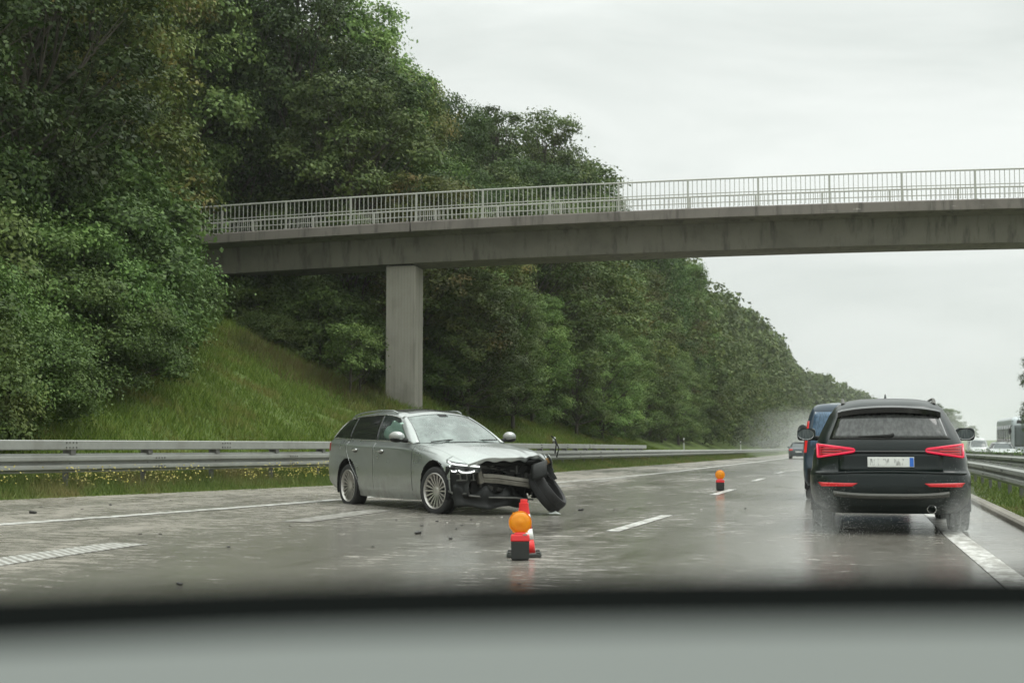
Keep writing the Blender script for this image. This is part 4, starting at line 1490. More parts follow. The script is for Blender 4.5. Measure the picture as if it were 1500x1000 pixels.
def build_estate():
    pr, pf = on_z(517, 742.5), on_z(641, 754)
    h = (pf - pr).normalized()
    left = Vector((-h.y, h.x, 0))
    org = pr + left * .80 + h * .03
    o = thing('crashed_estate_car', 'silver estate car with a smashed front end standing across the lane', 'car', (org.x, org.y, 0), math.atan2(h.y, h.x))
    R0 = .345
    arches = [(0, R0 + .01, .395), (2.975, R0 + .01, .40)]
    # sides, split into doors and the rest
    for s in (-1, 1):
        xe = 3.40 if s < 0 else 2.95
        xs = lin(-1.0, xe, 130 if s < 0 else 100); vs = lin(0, 5, 36)
        mb = MB(); mb.grid(lambda x, v: side_pt(x, v, s), xs, vs, flip=(s > 0))
        arch_cut(mb, arches)
        mats = [M['silver']]
        groups = {'side_panel': [], 'rear_door': [], 'front_door': []}
        for f in mb.f:
            c = [sum(mb.v[i][k] for i in f) / len(f) for k in range(3)]
            seam = -.04 + .46 * smooth(.95 - c[2], .05, .62)
            if c[2] > .30 and .955 < c[0] < 2.27: groups['front_door'].append(f)
            elif c[2] > .30 and seam < c[0] <= .955: groups['rear_door'].append(f)
            else: groups['side_panel'].append(f)
        doors = {}
        for nm, fs in groups.items():
            ids = sorted({i for f in fs for i in f}); mp = {i: k for k, i in enumerate(ids)}
            g = MB().add([mb.v[i] for i in ids], [tuple(mp[i] for i in f) for f in fs])
            if nm == 'front_door':
                pass
            doors[nm] = g.build(nm, mats, o, 50)
        # chrome ribbons painting highlights along the door edges, sill trim, handles
        def ribbon(pts, wd, name, mat, parent):
            g = MB(); vv = []
            for x, v in pts:
                for k in (-.5, .5):
                    p = side_pt(x + wd * k, v, s, .0025); vv.append(p)
            g.add(vv, [(2 * i, 2 * i + 1, 2 * i + 3, 2 * i + 2) for i in range(len(pts) - 1)])
            return g.build(name, mat, parent, 60, solid=.002)
        def vz(x, z):
            zz = [float(f(x)) for f in RZ]
            for i in range(5):
                if zz[i] <= z <= zz[i + 1]: return i + (z - zz[i]) / (zz[i + 1] - zz[i])
            return 5 if z > zz[5] else 0
        pts = [(.955, vz(.955, z)) for z in lin(.32, .998, 24)]
        ribbon(pts, .009, 'door_edge_glint', M['chrome'], doors['front_door']); ribbon([(x - .012, v) for x, v in pts], .012, 'door_gap', M['plastic'], doors['rear_door'])
        pts = []
        for z in lin(.32, 1.02, 26):
            x = -.04 + .46 * smooth(.95 - z, .05, .62); pts.append((x, vz(x, z)))
        ribbon(pts, .009, 'door_edge_glint', M['chrome'], doors['rear_door']); ribbon([(x - .012, v) for x, v in pts], .012, 'door_gap', M['plastic'], doors['side_panel'])
        pts = [(2.28 - .02 * (z - .6), vz(2.28, z)) for z in lin(.32, .95, 20)]
        ribbon(pts, .008, 'door_gap', M['plastic'], doors['front_door'])
        for dn, x, z in (('rear_door', .30, .875), ('front_door', 1.24, .862)):
            g = MB(); p = side_pt(x, vz(x, z), s)
            g.ellipsoid((0, 0, 0), (.105, .018, .022), 14, 8)
            hd = g.build('handle', M['chrome'], doors[dn]); hd.location = (p[0], p[1] + s * .018, p[2] + .004)
            g = MB(); g.ellipsoid((0, 0, 0), (.085, .006, .034), 14, 8)
            hd = g.build('handle_recess', M['scrap'], doors[dn]); hd.location = (p[0], p[1] + s * .002, p[2] - .012)
        # greenhouse frame and panes
        us = [0, .04, .08, .14, .2, .26, .32, .37, .40, .43, .5, .58, .64, .70, .74, .8, .86, .92, .965, .985, 1]
        vv = [0, .06, .12, .3, .5, .7, .86, .93, 1.0]
        fr, glass = MB(), {'quarter_window': MB(), 'rear_door_window': MB(), 'front_door_window': MB()}
        spans = {'quarter_window': (.08, .40), 'rear_door_window': (.43, .70), 'front_door_window': (.74, .965)}
        for i in range(len(us) - 1):
            for j in range(len(vv) - 1):
                um = (us[i] + us[i + 1]) / 2; vm = (vv[j] + vv[j + 1]) / 2
                tgt = None
                if .06 < vm < .93:
                    for k, (a, b) in spans.items():
                        if a < um < b: tgt = k
                quad = [gh(us[i], vv[j], s), gh(us[i + 1], vv[j], s), gh(us[i + 1], vv[j + 1], s), gh(us[i], vv[j + 1], s)]
                if s > 0: quad.reverse()
                (glass[tgt] if tgt else fr).add(quad, [(0, 1, 2, 3)])
        fo = fr.build('window_frame', M['silver'], o, 50, merge=True)
        for k, g in glass.items():
            g.build(k, M['side_glass'] if k.startswith('front') else M['tint_glass'], o, 60, merge=True)
        # black pillar covers between the panes and a bright surround
        for a, b in ((.402, .428), (.702, .738)):
            g = MB(); g.grid(lambda u, v: gh(u, v, s, .004), [a, b], lin(.06, .93, 8), flip=(s > 0)); g.build('pillar_trim', M['plastic_gloss'], fo, 60, solid=.003)
        g = MB()
        path = [gh(u, .045, s, .006) for u in lin(.985, .065, 40)] + [gh(.06, v, s, .006) for v in lin(.08, .9, 8)] + [gh(u, .945, s, .006) for u in lin(.07, .97, 40)]
        g.tube(path, .0085, 6); g.build('window_trim', M['chrome'], fo, 60)
        # roof rail
        g = MB()
        path = [Vector(roof(u, s * .93)) + Vector((0, 0, .012 + .022 * smooth(math.sin(PI * (u - .1) / .78), 0, .3))) for u in lin(.10, .88, 24)]
        g.tube(path, .013, 8); g.build('roof_rail', M['silver'], o, 60)
        # mirror
        g = MB()
        g.ellipsoid((0, 0, 0), (.085, .125, .075), 18, 12, rot=Matrix.Rotation(s * .25, 3, 'Z'))
        mr = g.build('mirror', M['silver'], o); mr.location = (1.97, s * 1.015, 1.075)
        g = MB(); g.tube([(.04, -s * .17, -.06), (.02, -s * .06, -.045)], .03, 8); g.ellipsoid((0, 0, -.035), (.078, .115, .05), 16, 8); g.build('mirror_base', M['plastic'], mr)
        # arch liners
        for x, z, r in arches:
            g = MB(); arch_liner(g, x, z, r - .002, s * .55, s * .925); g.build('arch_liner', M['liner'], o, 60)
        # tail lamp
        g = MB(); g.grid(lambda x, v: side_pt(x, v, s, .006), lin(-.99, -.76, 8), lin(3.15, 4.25, 6), flip=(s > 0))
        g.build('tail_lamp', M['tail_dim'], o, 60, solid=.004)
    # bonnet, roof, windscreen, tail
    g = MB(); g.grid(hood, [*lin(0, 1, 34), 1.03, 1.07, 1.1], lin(-1, 1, 49)); g.build('bonnet', M['silver'], o, 70, solid=.006)
    g = MB(); g.grid(roof, lin(0, 1, 26), lin(-1, 1, 21)); rf = g.build('roof', M['silver'], o, 60)
    g = MB(); g.grid(lambda u, w: tuple(Vector(roof(u, w)) + Vector((0, 0, .003))), lin(.42, .93, 12), lin(-.72, .72, 13)); g.build('sunroof', M['plastic_gloss'], rf, 60)
    g = MB(); g.ellipsoid(roof(.12, 0), (.08, .025, .05), 12, 8); g.build('antenna_fin', M['silver'], rf)
    g = MB(); g.grid(ws, lin(-.93, .93, 23), lin(.0, .97, 12)); wsn = g.build('windscreen', M['windscreen'], o, 60)
    for s in (-1, 1):
        g = MB(); g.grid(ws, sorted([s * .925, s * .96, s * 1.0]), lin(0, 1, 12)); g.build('windscreen_pillar', M['silver'], o, 60)
        g = MB(); g.grid(lambda w, v: tuple(Vector(ws(w, v)) + Vector((.004, 0, .004))), sorted([s * .905, s * .94]), lin(0, .97, 12)); g.build('glass_edge', M['plastic_gloss'], wsn, 60)
    for s in (-1, 1):
        def pil(u, v, s=s):
            if u <= .5:
                return gh(.963 + .037 * u * 2, v, s, .006)
            k = (u - .5) * 2
            a, b = Vector(gh(1, v, s, .006)), Vector(ws(s * .915, v)) + Vector((.006, 0, .006))
            return tuple(a + (b - a) * k + Vector((.012, 0, .01)) * math.sin(PI * k))
        g = MB(); g.grid(pil, [0, .2, .5, .62, .75, .88, 1], lin(0, 1, 14), flip=(s > 0)); g.build('front_pillar', M['silver'], o, 70, solid=.004)
    g = MB(); g.grid(lambda w, v: tuple(Vector(ws(w, v)) + Vector((.004, 0, .004))), lin(-.93, .93, 23), [.955, .985, 1.0]); g.build('header', M['silver'], o, 60)
    g = MB(); g.grid(lambda w, v: tuple(Vector(ws(w, v)) + Vector((.004, 0, .004))), lin(-.12, .12, 5), [.84, .96]); g.build('sensor_panel', M['plastic'], wsn, 60)
    g = MB(); g.grid(lambda w, v: (2.12 + .29 * (1 - w * w) + v * .06, w * .8, .972 + .026 * (1 - w * w) - .012 * v), lin(-.95, .95, 21), [-.6, 1]); g.build('cowl_panel', M['plastic'], o, 60)
    for y0, y1 in ((-.62, -.02), (.05, .58)):
        g = MB(); a = Vector((2.36, y0, 1.0)); b = Vector((2.30, y1, 1.03)); g.tube([a, (a + b) / 2 + Vector((.02, 0, .012)), b], .009, 6); g.build('wiper', M['plastic'], o)
    def tail(w, v):
        q = 1 - w * w
        P = [(-.72 - .10 * q, .60, 1.275 + .062 * q), (-.90 - .09 * q, .60, 1.25 + .05 * q), (-.90 - .06 * q, .62, 1.22 + .03 * q), (-.95 - .06 * q, .70, 1.04), (-1.0 - .06 * q, .72, .95), (-1.0 - .06 * q, .715, .80), (-1.0 - .08 * q, .72, .62), (-1.0 - .05 * q, .69, .48), (-.97, .60, .36)]
        return (float(pchip(range(9), [p[0] for p in P])(v)), w * float(pchip(range(9), [p[1] for p in P])(v)), float(pchip(range(9), [p[2] for p in P])(v)))
    g = MB(); g.grid(tail, lin(-1, 1, 17), lin(0, 8, 33)); g.build('tailgate', M['silver'], o, 40)
    g = MB(); g.grid(lambda w, v: tuple(Vector(tail(w, v)) + Vector((-.004, 0, 0))), lin(-.85, .85, 13), lin(2.1, 2.95, 6)); g.build('rear_window', M['tint_glass'], o, 60)
    # interior
    g = MB(); g.box((.9, 0, .30), (3.0, 1.5, .22)); g.box((2.7, 0, .32), (1.0, 1.05, .2)); g.box((-.8, 0, .45), (.45, 1.2, .3)); g.build('underbody', M['liner'], o, bevel=.02)
    g = MB()
    g.grid(lambda u, w: (2.28 - u * .55, w * .74, .93 + .05 * math.sin(u * 2.5) - .25 * max(0, u - .7)), lin(0, 1, 8), lin(-1, 1, 9)); g.build('dash_panel', M['fabric_dark'], o, 60)
    for y in (-.38, .38):
        g = MB(); g.box((.95, y, .62), (.52, .5, .16)); g.box((.66, y, .92), (.14, .48, .62), Matrix.Rotation(-.25, 3, 'Y')); g.box((.56, y, 1.24), (.09, .26, .17)); g.build('front_seat', M['fabric_dark'], o, bevel=.04)
    g = MB(); g.box((-.15, 0, .60), (.5, 1.3, .18)); g.box((-.42, 0, .88), (.14, 1.3, .55), Matrix.Rotation(-.3, 3, 'Y')); g.build('rear_seat', M['fabric_dark'], o, bevel=.04)
    g = MB(); g.box((-.65, 0, .85), (.6, 1.2, .06)); g.build('luggage_cover', M['fabric_dark'], o)
    def bag(c, r, seed, name, m):
        q = random.Random(seed); g = MB(); g.ellipsoid((0, 0, 0), r, 26, 18)
        g.v = [tuple(Vector(p) * (1 + .12 * math.sin(p[0] * 22 + seed) * math.cos(p[1] * 17) + .10 * math.sin(p[2] * 26 + p[1] * 13 + seed))) for p in g.v]
        b = g.build(name, m, o, 180); b.location = c
    bag((1.55, -.36, .84), (.11, .15, .10), 2, 'airbag', M['airbag']); bag((2.05, .46, .97), (.12, .15, .085), 5, 'airbag', M['airbag']); bag((2.10, .26, .985), (.07, .08, .075), 8, 'airbag', M['airbag'])
    bag((1.30, -.68, 1.14), (.38, .045, .15), 3, 'curtain_airbag', M['airbag_green']); bag((1.15, .64, 1.12), (.40, .04, .13), 4, 'curtain_airbag', M['airbag_green'])
    # wheels
    o.scale = (1, 1, 1.08)
    wheel(o, (0, -.80, R0), -1, spokes=18, squash=True)
    wheel(o, (0, .80, R0), 1, squash=True)
    wheel(o, (2.975, -.80, R0), -1, steer=.16, spokes=18, squash=True)
    # far front wheel: torn loose, leaning over, its rim gone
    # ---- wrecked front
    near = lambda a: (3.29 + (.34 * a if a < .5 else .17 + .36 * (a - .5)), -(.872 - .10 * a - .30 * max(0, a - .38) ** 1.25 * 1.6))
    def lamp_pt(a, k, off=0):
        x, y = near(a); zt = .755 - .075 * a; zb = .715 - .16 * smooth(a, 0, .35) + .03 * smooth(a, .5, 1)
        return (x + off * .6, y - off * .8, zb + (zt - zb) * k)
    g = MB(); g.grid(lamp_pt, lin(0, 1, 18), lin(0, 1, 7)); hl = g.build('headlight', M['lens_dark'], o, 60, solid=.05)
    g = MB(); g.tube([lamp_pt(a, .88, .012) for a in lin(.12, 1, 16)], .0115, 8); g.build('light_bar', M['drl'], hl)
    g = MB(); g.tube([lamp_pt(a, k, .012) for a, k in ((.22, .60), (.28, .40), (.34, .30), (.44, .28), (.50, .36))], .0115, 8); g.tube([lamp_pt(a, k, .012) for a, k in ((.54, .42), (.60, .26), (.70, .16), (.82, .16), (.90, .28))], .0115, 8); g.build('light_hook', M['drl'], hl)
    g = MB(); g.grid(lambda u, v: tuple(Vector(hood(.78 + .22 * u, -1)) * (1 - v) + Vector(lamp_pt(u * .85, 1.03, .008)) * v), lin(0, 1, 12), lin(-.08, 1, 6)); g.build('wing_tip', M['silver'], o, 70, solid=.006)
    for a in (.35, .72):
        g = MB(); g.ellipsoid(lamp_pt(a, .55, -.002), (.04, .04, .035), 14, 10); g.build('projector', M['alloy_dark'], hl)
    g = MB(); g.box((3.40, .02, .52), (.06, 1.12, .46)); g.build('radiator', M['radiator'], o, bevel=.01)
    g = MB(); g.tube([(3.47, -.52, .715), (3.56, -.2, .71), (3.58, .1, .715), (3.50, .45, .73), (3.42, .66, .74)], .035, 8); g.box((3.46, -.28, .70), (.04, .3, .035)); g.box((3.47, .05, .71), (.03, .5, .03), Matrix.Rotation(.06, 3, 'X')); g.build('lock_carrier', M['plastic'], o)
    g = MB(); g.box((3.46, .22, .57), (.035, .028, .36)); g.box((3.46, -.40, .56), (.035, .03, .36)); g.box((3.445, -.1, .63), (.02, .72, .022), Matrix.Rotation(-.1, 3, 'X')); g.build('radiator_brace', M['scrap'], o)
    # bent aluminium crash beam
    bp = [Vector((3.56, -.42, .515)), Vector((3.62, -.20, .50)), Vector((3.66, .05, .465)), Vector((3.64, .30, .435)), Vector((3.58, .50, .39)), Vector((3.50, .68, .355))]
    g = MB(); vv = []
    for i, p in enumerate(bp):
        tw = .10 * i
        for dx, dz in ((-.03, -.055), (.02, -.06), (.03, -.012), (.018, .0), (.03, .012), (.02, .06), (-.03, .055)):
            vv.append(p + Vector((dx * math.cos(tw) - dz * math.sin(tw), 0, dx * math.sin(tw) + dz * math.cos(tw))))
    g.add(vv, [(i * 7 + j, i * 7 + (j + 1) % 7, (i + 1) * 7 + (j + 1) % 7, (i + 1) * 7 + j) for i in range(5) for j in range(7)] + [tuple(range(7)), tuple(reversed(range(35, 42)))])
    bm_ = g.build('crash_beam', M['alu'], o, 30)
    g = MB(); g.box((3.54, -.46, .52), (.10, .07, .17), Matrix.Rotation(.2, 3, 'X')); g.build('beam_mount', M['alu'], bm_, bevel=.01); g = MB(); g.box((3.50, .70, .36), (.08, .07, .16), Matrix.Rotation(.5, 3, 'X')); g.build('beam_mount', M['alu'], bm_, bevel=.01)
    g = MB()
    for y in (-.77, -.68, -.59): g.box((3.52 + (y + .77) * .35, y, .53), (.03, .015, .085), Matrix.Rotation(.1, 3, 'X'))
    g.box((3.53, -.68, .572), (.04, .30, .018)); g.box((3.53, -.68, .488), (.04, .30, .018)); g.build('bumper_bracket', M['scrap'], o)
    # torn lower bumper skin and splitter
    def skin(u, v):
        y = -.86 + 1.30 * u
        x = 3.40 + .27 * math.sin(PI * min(1, u * .8 + .12)) + .03 * math.sin(u * 23) + .02 * math.sin(v * 9 + u * 5)
        return (x - .05 * v, y, .12 + v * (.24 + .07 * math.sin(u * 19 + 1) * v) + .02 * math.sin(u * 13))
    g = MB(); g.grid(skin, lin(0, 1, 40), lin(0, 1, 7)); g.build('bumper_skin', M['plastic'], o, 70, solid=.008)
    g = MB(); g.tube([(3.36, -.88, .33), (3.55, -.70, .285), (3.66, -.35, .255), (3.68, .1, .24), (3.62, .42, .21)], [.012, .016, .013, .014, .01], 6); g.tube([(3.33, -.90, .36), (3.47, -.83, .30), (3.60, -.66, .315)], .012, 6); g.build('splitter_edge', M['scrap'], o)
    g = MB()
    def fend(u, v):
        y = -.90 + .24 * u; return (3.33 + .26 * u + .02 * math.sin(v * 8), y + .02 * math.sin(v * 5 + u * 4), .25 + v * (.42 - .12 * u) + .02 * math.sin(u * 15))
    g.grid(fend, lin(0, 1, 12), lin(0, 1, 10)); g.build('torn_wing_liner', M['plastic'], o, 70, solid=.01)
    # broken pieces hanging around the engine bay
    q = random.Random(23)
    for k in range(60):
        y = q.uniform(-.74, .80); z = q.uniform(.16, .76); x = 3.42 + q.uniform(-.02, .16) - .12 * abs(y)
        s = (q.uniform(.02, .07), q.uniform(.03, .15), q.uniform(.015, .09))
        g = MB(); g.box((x, y, z), s, Matrix.Rotation(q.uniform(-.6, .6), 3, 'X') @ Matrix.Rotation(q.uniform(-.5, .5), 3, 'Z')); g.build('broken_plastic' if k % 3 else 'broken_metal', M['plastic'] if k % 3 else M['scrap'], o, bevel=.004)
    for k in range(16):
        y = q.uniform(.25, .80); z = q.uniform(.45, .80); p = Vector((3.5 + q.uniform(-.05, .12), y, z))
        g3 = MB(); g3.tube([p, p + Vector((q.uniform(-.05, .08), q.uniform(-.10, .12), q.uniform(-.08, .03))), p + Vector((q.uniform(-.05, .1), q.uniform(-.16, .2), q.uniform(-.22, -.02)))], .008, 5); g3.build('torn_cable', M['plastic'], o)
    g = MB(); g.box((3.46, .60, .66), (.05, .09, .05)); g.box((3.50, .74, .73), (.04, .06, .07), Matrix.Rotation(.5, 3, 'X')); g.build('rusty_bracket', M['wire_brown'], o)
    g = MB(); g.grid(lambda u, v: (3.30 + .22 * u + .03 * math.sin(v * 6), .80 + .10 * v - .03 * u, .80 - .22 * v + .03 * math.sin(u * 9)), lin(0, 1, 9), lin(0, 1, 8)); g.build('torn_wing', M['silver'], o, 70, solid=.008)
    # loose front wheel, found from its place in the picture
    c = at_depth(801, 722, 21.3)
    inv = Matrix.Rotation(-o.rotation_euler.z, 3, 'Z')
    lc = inv @ (c - Vector((org.x, org.y, 0)))
    w = wheel(o, (lc.x, lc.y, .335), 1, R=.335, W=.25, rim=.262, with_rim=False, steer=-.80, camber=.66)
    w['label'] = 'loose front wheel without its rim, leaning over'
    # black bumper flap folded round that wheel
    def flap(u, v):
        a = math.radians(20 + 150 * u); r = .36 + .02 * math.sin(u * 11)
        return (r * math.cos(a) + .03 * math.sin(v * 4), -.02 + .24 * v + .03 * math.sin(u * 7), r * math.sin(a) * .98)
    g = MB(); g.grid(flap, lin(0, 1, 26), lin(0, 1, 6)); fl = g.build('torn_arch_liner', M['plastic'], o, 70, solid=.008)
    fl.location = (lc.x - .02, lc.y - .12, .36); fl.rotation_euler = (.30, 0, -.75)
    g = MB(); p = Vector((lc.x - .02, lc.y + .16, .84)); g.tube([p, p + Vector((.02, .01, .12)), p + Vector((-.03, .02, .20)), p + Vector((-.02, -.05, .24))], .011, 6); g.tube([p + Vector((0, .03, -.05)), p + Vector((.03, .05, .07)), p + Vector((-.03, .02, .20))], .010, 6); g.build('bent_hinge_rod', M['plastic'], o)


# ---- ring-built bodies: a stack of rounded outlines ---------------------
class Ring:
    def __init__(self, z, W, R, F, n=3.4, dr=.9, df=1.1, nf=3.0):
        self.W, self.R, self.F = pchip(z, W), pchip(z, R), pchip(z, F)
        self.n, self.dr, self.df, self.nf, self.z = n, dr, df, nf, z

    def rear_x(self, y, z):
        W, R = float(self.W(z)), float(self.R(z))
        k = min(.9999, abs(y) / W)
        return R + self.dr * (1 - (1 - k ** self.n) ** (1 / self.n))

    def front_x(self, y, z):
        W, F = float(self.W(z)), float(self.F(z))
        k = min(.9999, abs(y) / W)
        return F - self.df * (1 - (1 - k ** self.nf) ** (1 / self.nf))

    def side_y(self, x, z):
        W, R, F = float(self.W(z)), float(self.R(z)), float(self.F(z))
        if x < R + self.dr:
            k = min(1, max(0, (R + self.dr - x) / self.dr)); return W * (1 - k ** self.n) ** (1 / self.n)
        if x > F - self.df:
            k = min(1, max(0, (x - F + self.df) / self.df)); return W * (1 - k ** self.nf) ** (1 / self.nf)
        return W

    def outline(self, z, nc=18, ns=36):
        W, R, F = float(self.W(z)), float(self.R(z)), float(self.F(z))
        half = []
        for i in range(nc):
            a = PI / 2 * i / nc
            half.append((R + self.dr * (1 - math.cos(a) ** (2 / self.n)), W * math.sin(a) ** (2 / self.n) if a else 0.0))
        x0, x1 = R + self.dr, F - self.df
        if x1 < x0: x1 = x0
        for i in range(ns): half.append((x0 + (x1 - x0) * i / ns, W))
        for i in range(nc + 1):
            a = PI / 2 * (1 - i / nc)
            half.append((F - self.df * (1 - max(0, math.cos(a)) ** (2 / self.nf)), W * math.sin(a) ** (2 / self.nf) if i < nc else 0.0))
        return [(x, y, z) for x, y in half] + [(x, -y, z) for x, y in reversed(half[1:-1])]

    def body(self, name, mat, parent, zs, arches=(), smooth_a=40, ns=36):
        mb = MB(); rings = [self.outline(z, 18, ns) for z in zs]; n = len(rings[0])
        v = [p for r in rings for p in r]
        f = [(i * n + j, (i + 1) * n + j, (i + 1) * n + (j + 1) % n, i * n + (j + 1) % n) for i in range(len(zs) - 1) for j in range(n)]
        f.append(tuple(range((len(zs) - 1) * n, len(zs) * n))[::-1])
        mb.add(v, f)
        if arches: arch_cut(mb, arches, .4)
        return mb.build(name, mat, parent, smooth_a)

    def panel(self, kind, c, name, mat, parent, off=.004, nu=12, nv=8, solid=.004, s=1, bow=0.0):
        """c: four corners (y,z) on the rear/front or (x,z) on a side: lower a, lower b, upper b, upper a"""
        g = MB()
        def fn(u, v):
            p = [(c[0][k] * (1 - u) + c[1][k] * u) * (1 - v) + (c[3][k] * (1 - u) + c[2][k] * u) * v for k in (0, 1)]
            p[1] += bow * math.sin(PI * u) * (1 if v > .5 else 0) * (2 * v - 1)
            if kind == 'rear': return (self.rear_x(p[0], p[1]) - off, p[0], p[1])
            if kind == 'front': return (self.front_x(p[0], p[1]) + off, p[0], p[1])
            return (p[0], s * (self.side_y(p[0], p[1]) + off), p[1])
        g.grid(fn, lin(0, 1, nu), lin(0, 1, nv))
        return g.build(name, mat, parent, 60, solid=solid)


def build_suv():
    X = .2652 * 16.75; p = world(X, 16.75)
    o = thing('black_suv', 'black suv with glowing red tail lights driving away beside the median', 'car', (p[0], p[1], 0), PI / 2)
    z = [.24, .34, .46, .56, .66, .71, .74, .86, .96, 1.06, 1.13, 1.22, 1.34, 1.44, 1.50, 1.545, 1.58, 1.605, 1.622, 1.632]
    W = [.80, .90, .935, .945, .945, .94, .925, .915, .895, .862, .835, .795, .735, .685, .645, .595, .52, .42, .28, .08]
    R = [.16, .05, .0, -.01, .0, .01, .055, .075, .075, .095, .13, .19, .27, .345, .40, .47, .56, .70, .95, 1.3]
    F = [4.40, 4.55, 4.6, 4.6, 4.6, 4.58, 4.56, 4.5, 4.30, 3.62, 3.40, 3.20, 2.96, 2.72, 2.56, 2.42, 2.30, 2.28, 2.5, 2.7]
    B = Ring(z, W, R, F, 3.6, .85, 1.1, 2.8)
    rx = [.95, 3.76]; r = .36
    arches = [(x, r, .41) for x in rx]
    B.body('body', M['black_paint'], o, lin(.24, 1.631, 72), arches, 40, 60)
    g = MB(); g.box((2.3, 0, .36), (3.9, 1.15, .26)); g.box((.52, 0, .37), (.5, 1.35, .22)); g.box((2.35, 0, .30), (1.7, 1.7, .12)); g.build('underbody', M['liner'], o, bevel=.03)
    for x in rx:
        for s in (-1, 1):
            g = MB(); arch_liner(g, x, r, .409, s * .5, s * .935, -15, 195); g.build('arch_liner', M['liner'], o, 60)
    for x in rx:
        for s in (-1, 1): wheel(o, (x, s * .805, r), s, R=r, W=.25, rim=.25, spokes=10)
    # rear glass, spoiler, wiper
    rg = B.panel('rear', [(-.665, 1.135), (.665, 1.135), (.575, 1.405), (-.575, 1.405)], 'rear_window', M['rear_glass'], o, .006, 24, 10, bow=.02)
    B.panel('rear', [(-.70, 1.115), (.70, 1.115), (.585, 1.425), (-.585, 1.425)], 'window_surround', M['plastic_gloss'], o, .0025, 24, 10, bow=.02)
    g = MB(); vv = []
    ys = lin(-.60, .60, 25)
    for y in ys:
        q = 1 - (y / .60) ** 2
        zt = 1.455 + .058 * q ** .8; zb = 1.372 + .056 * q ** .7
        xb = B.rear_x(y * .95, 1.44)
        vv += [(xb + .12, y, zt + .012), (xb - .06, y, zt), (xb - .10, y, zt - .018), (xb - .085, y, zb + .004), (xb + .06, y, zb)]
    g.add(vv, [(i * 5 + j, i * 5 + j + 1, (i + 1) * 5 + j + 1, (i + 1) * 5 + j) for i in range(24) for j in range(4)] + [(0, 1, 2, 3, 4), tuple(reversed(range(120, 125)))])
    g.build('roof_spoiler', M['plastic_gloss'], o, 40)
    def rp(y, zz, off): return Vector((B.rear_x(y, zz) - off, y, zz))
    g = MB(); g.tube([rp(-.02, 1.155, .03), rp(.15, 1.15, .032), rp(.36, 1.147, .022)], [.022, .015, .007], 8); g.tube([rp(-.02, 1.155, .03), rp(-.04, 1.175, .03)], [.022, .02], 8)
    g.build('rear_wiper', M['plastic'], rg)
    # tail lamps: lit frame round a darker lens
    for s in (-1, 1):
        lo, li = .825, .40
        c = [(s * lo, .898), (s * li, .972), (s * (li + .02), 1.0), (s * lo, 1.055)]
        tl = B.panel('rear', c, 'tail_lamp', M['tail_dim'], o, .012, 16, 6, .012)
        t1 = [rp(s * y, zz, .022) for y, zz in zip(lin(.845, .41, 14), lin(1.052, .998, 14))]
        t2 = [rp(s * y, zz, .022) for y, zz in zip(lin(.835, .41, 14), lin(.906, .972, 14))]
        t0 = [rp(s * y, zz, .022) for y, zz in zip(lin(.845, .835, 5), lin(1.052, .906, 5))]
        g = MB(); g.tube(t1, [.0155] * 13 + [.010], 8); g.tube(t2, [.0135] * 13 + [.009], 8); g.tube(t0, .019, 8); g.tube([t1[-1], t2[-1]], .010, 8)
        g.build('light_frame', M['tail_on'], tl)
        for k, (y0, y1, zz) in enumerate(((.80, .62, .945), (.80, .56, .975), (.80, .60, 1.005))):
            g = MB(); g.tube([rp(s * y, zz, .028) for y in lin(y0, y1, 6)], .007, 6); g.build('light_strip', M['reflector'], tl)
        B.panel('rear', [(s * .80, .556), (s * .44, .562), (s * .38, .600), (s * .84, .606)], 'rear_reflector', M['reflector'], o, .012, 12, 4, .01)
    # number plate with blank smudges and a blue strip, plate recess, tailgate crease
    B.panel('rear', [(-.60, .735), (.60, .735), (.60, .955), (-.60, .955)], 'plate_recess', M['black_paint'], o, .003, 16, 6, .003)
    g = MB(); xp = B.rear_x(0, .85) - .028
    g.box((xp, -.005, .848), (.012, .53, .118)); pl = g.build('number_plate', M['plate_plain'], o, bevel=.004)
    g = MB(); g.box((xp - .0075, .03, .848), (.004, .40, .078)); g.build('smudged_lettering', M['plate'], pl)
    g = MB(); g.box((xp - .0075, -.242, .848), (.004, .045, .105)); g.build('blue_strip', M['plate_blue'], pl)
    g = MB(); g.tube([rp(y, .972 - .0 * y, .012) for y in lin(-.40, .40, 21)], .012, 6); g.build('tailgate_handle', M['plastic_gloss'], o)
    g = MB(); g.tube([rp(y, .722 + .012 * math.cos(y * 3), .018) for y in lin(-.86, .86, 31)], .014, 8); g.build('bumper_edge', M['black_paint'], o)
    g = MB(); vv = []
    yy = lin(-.66, .66, 27)
    for y in yy:
        q = abs(y) / .66; zc = .455 + .03 * q ** 3
        for dx, dz in ((.05, .03), (-.035, .022), (-.05, .0), (-.03, -.03), (.05, -.05)): vv.append((B.rear_x(y, .47) + dx, y, zc + dz))
    g.add(vv, [(i * 5 + j, i * 5 + j + 1, (i + 1) * 5 + j + 1, (i + 1) * 5 + j) for i in range(26) for j in range(4)])
    g.build('bumper_lip_highlight', M['scrap'], o, 40)  # lower bumper lip, its highlight put into a paler grey
    g = MB(); g.lathe([(.044, -.14), (.05, -.14), (.052, .06), (.046, .065), (.042, .03), (.042, -.1)], 24, Matrix.Translation((.12, -.46, .30)) @ Matrix.Rotation(-PI / 2, 4, 'Y')); g.build('exhaust_pipe', M['chrome'], o)
    # parking sensors
    g = MB()
    for y in (-.55, -.2, .2, .55): g.ellipsoid(tuple(rp(y, .515, .002)), (.006, .014, .014), 10, 6)
    g.build('parking_sensors', M['plastic'], o)
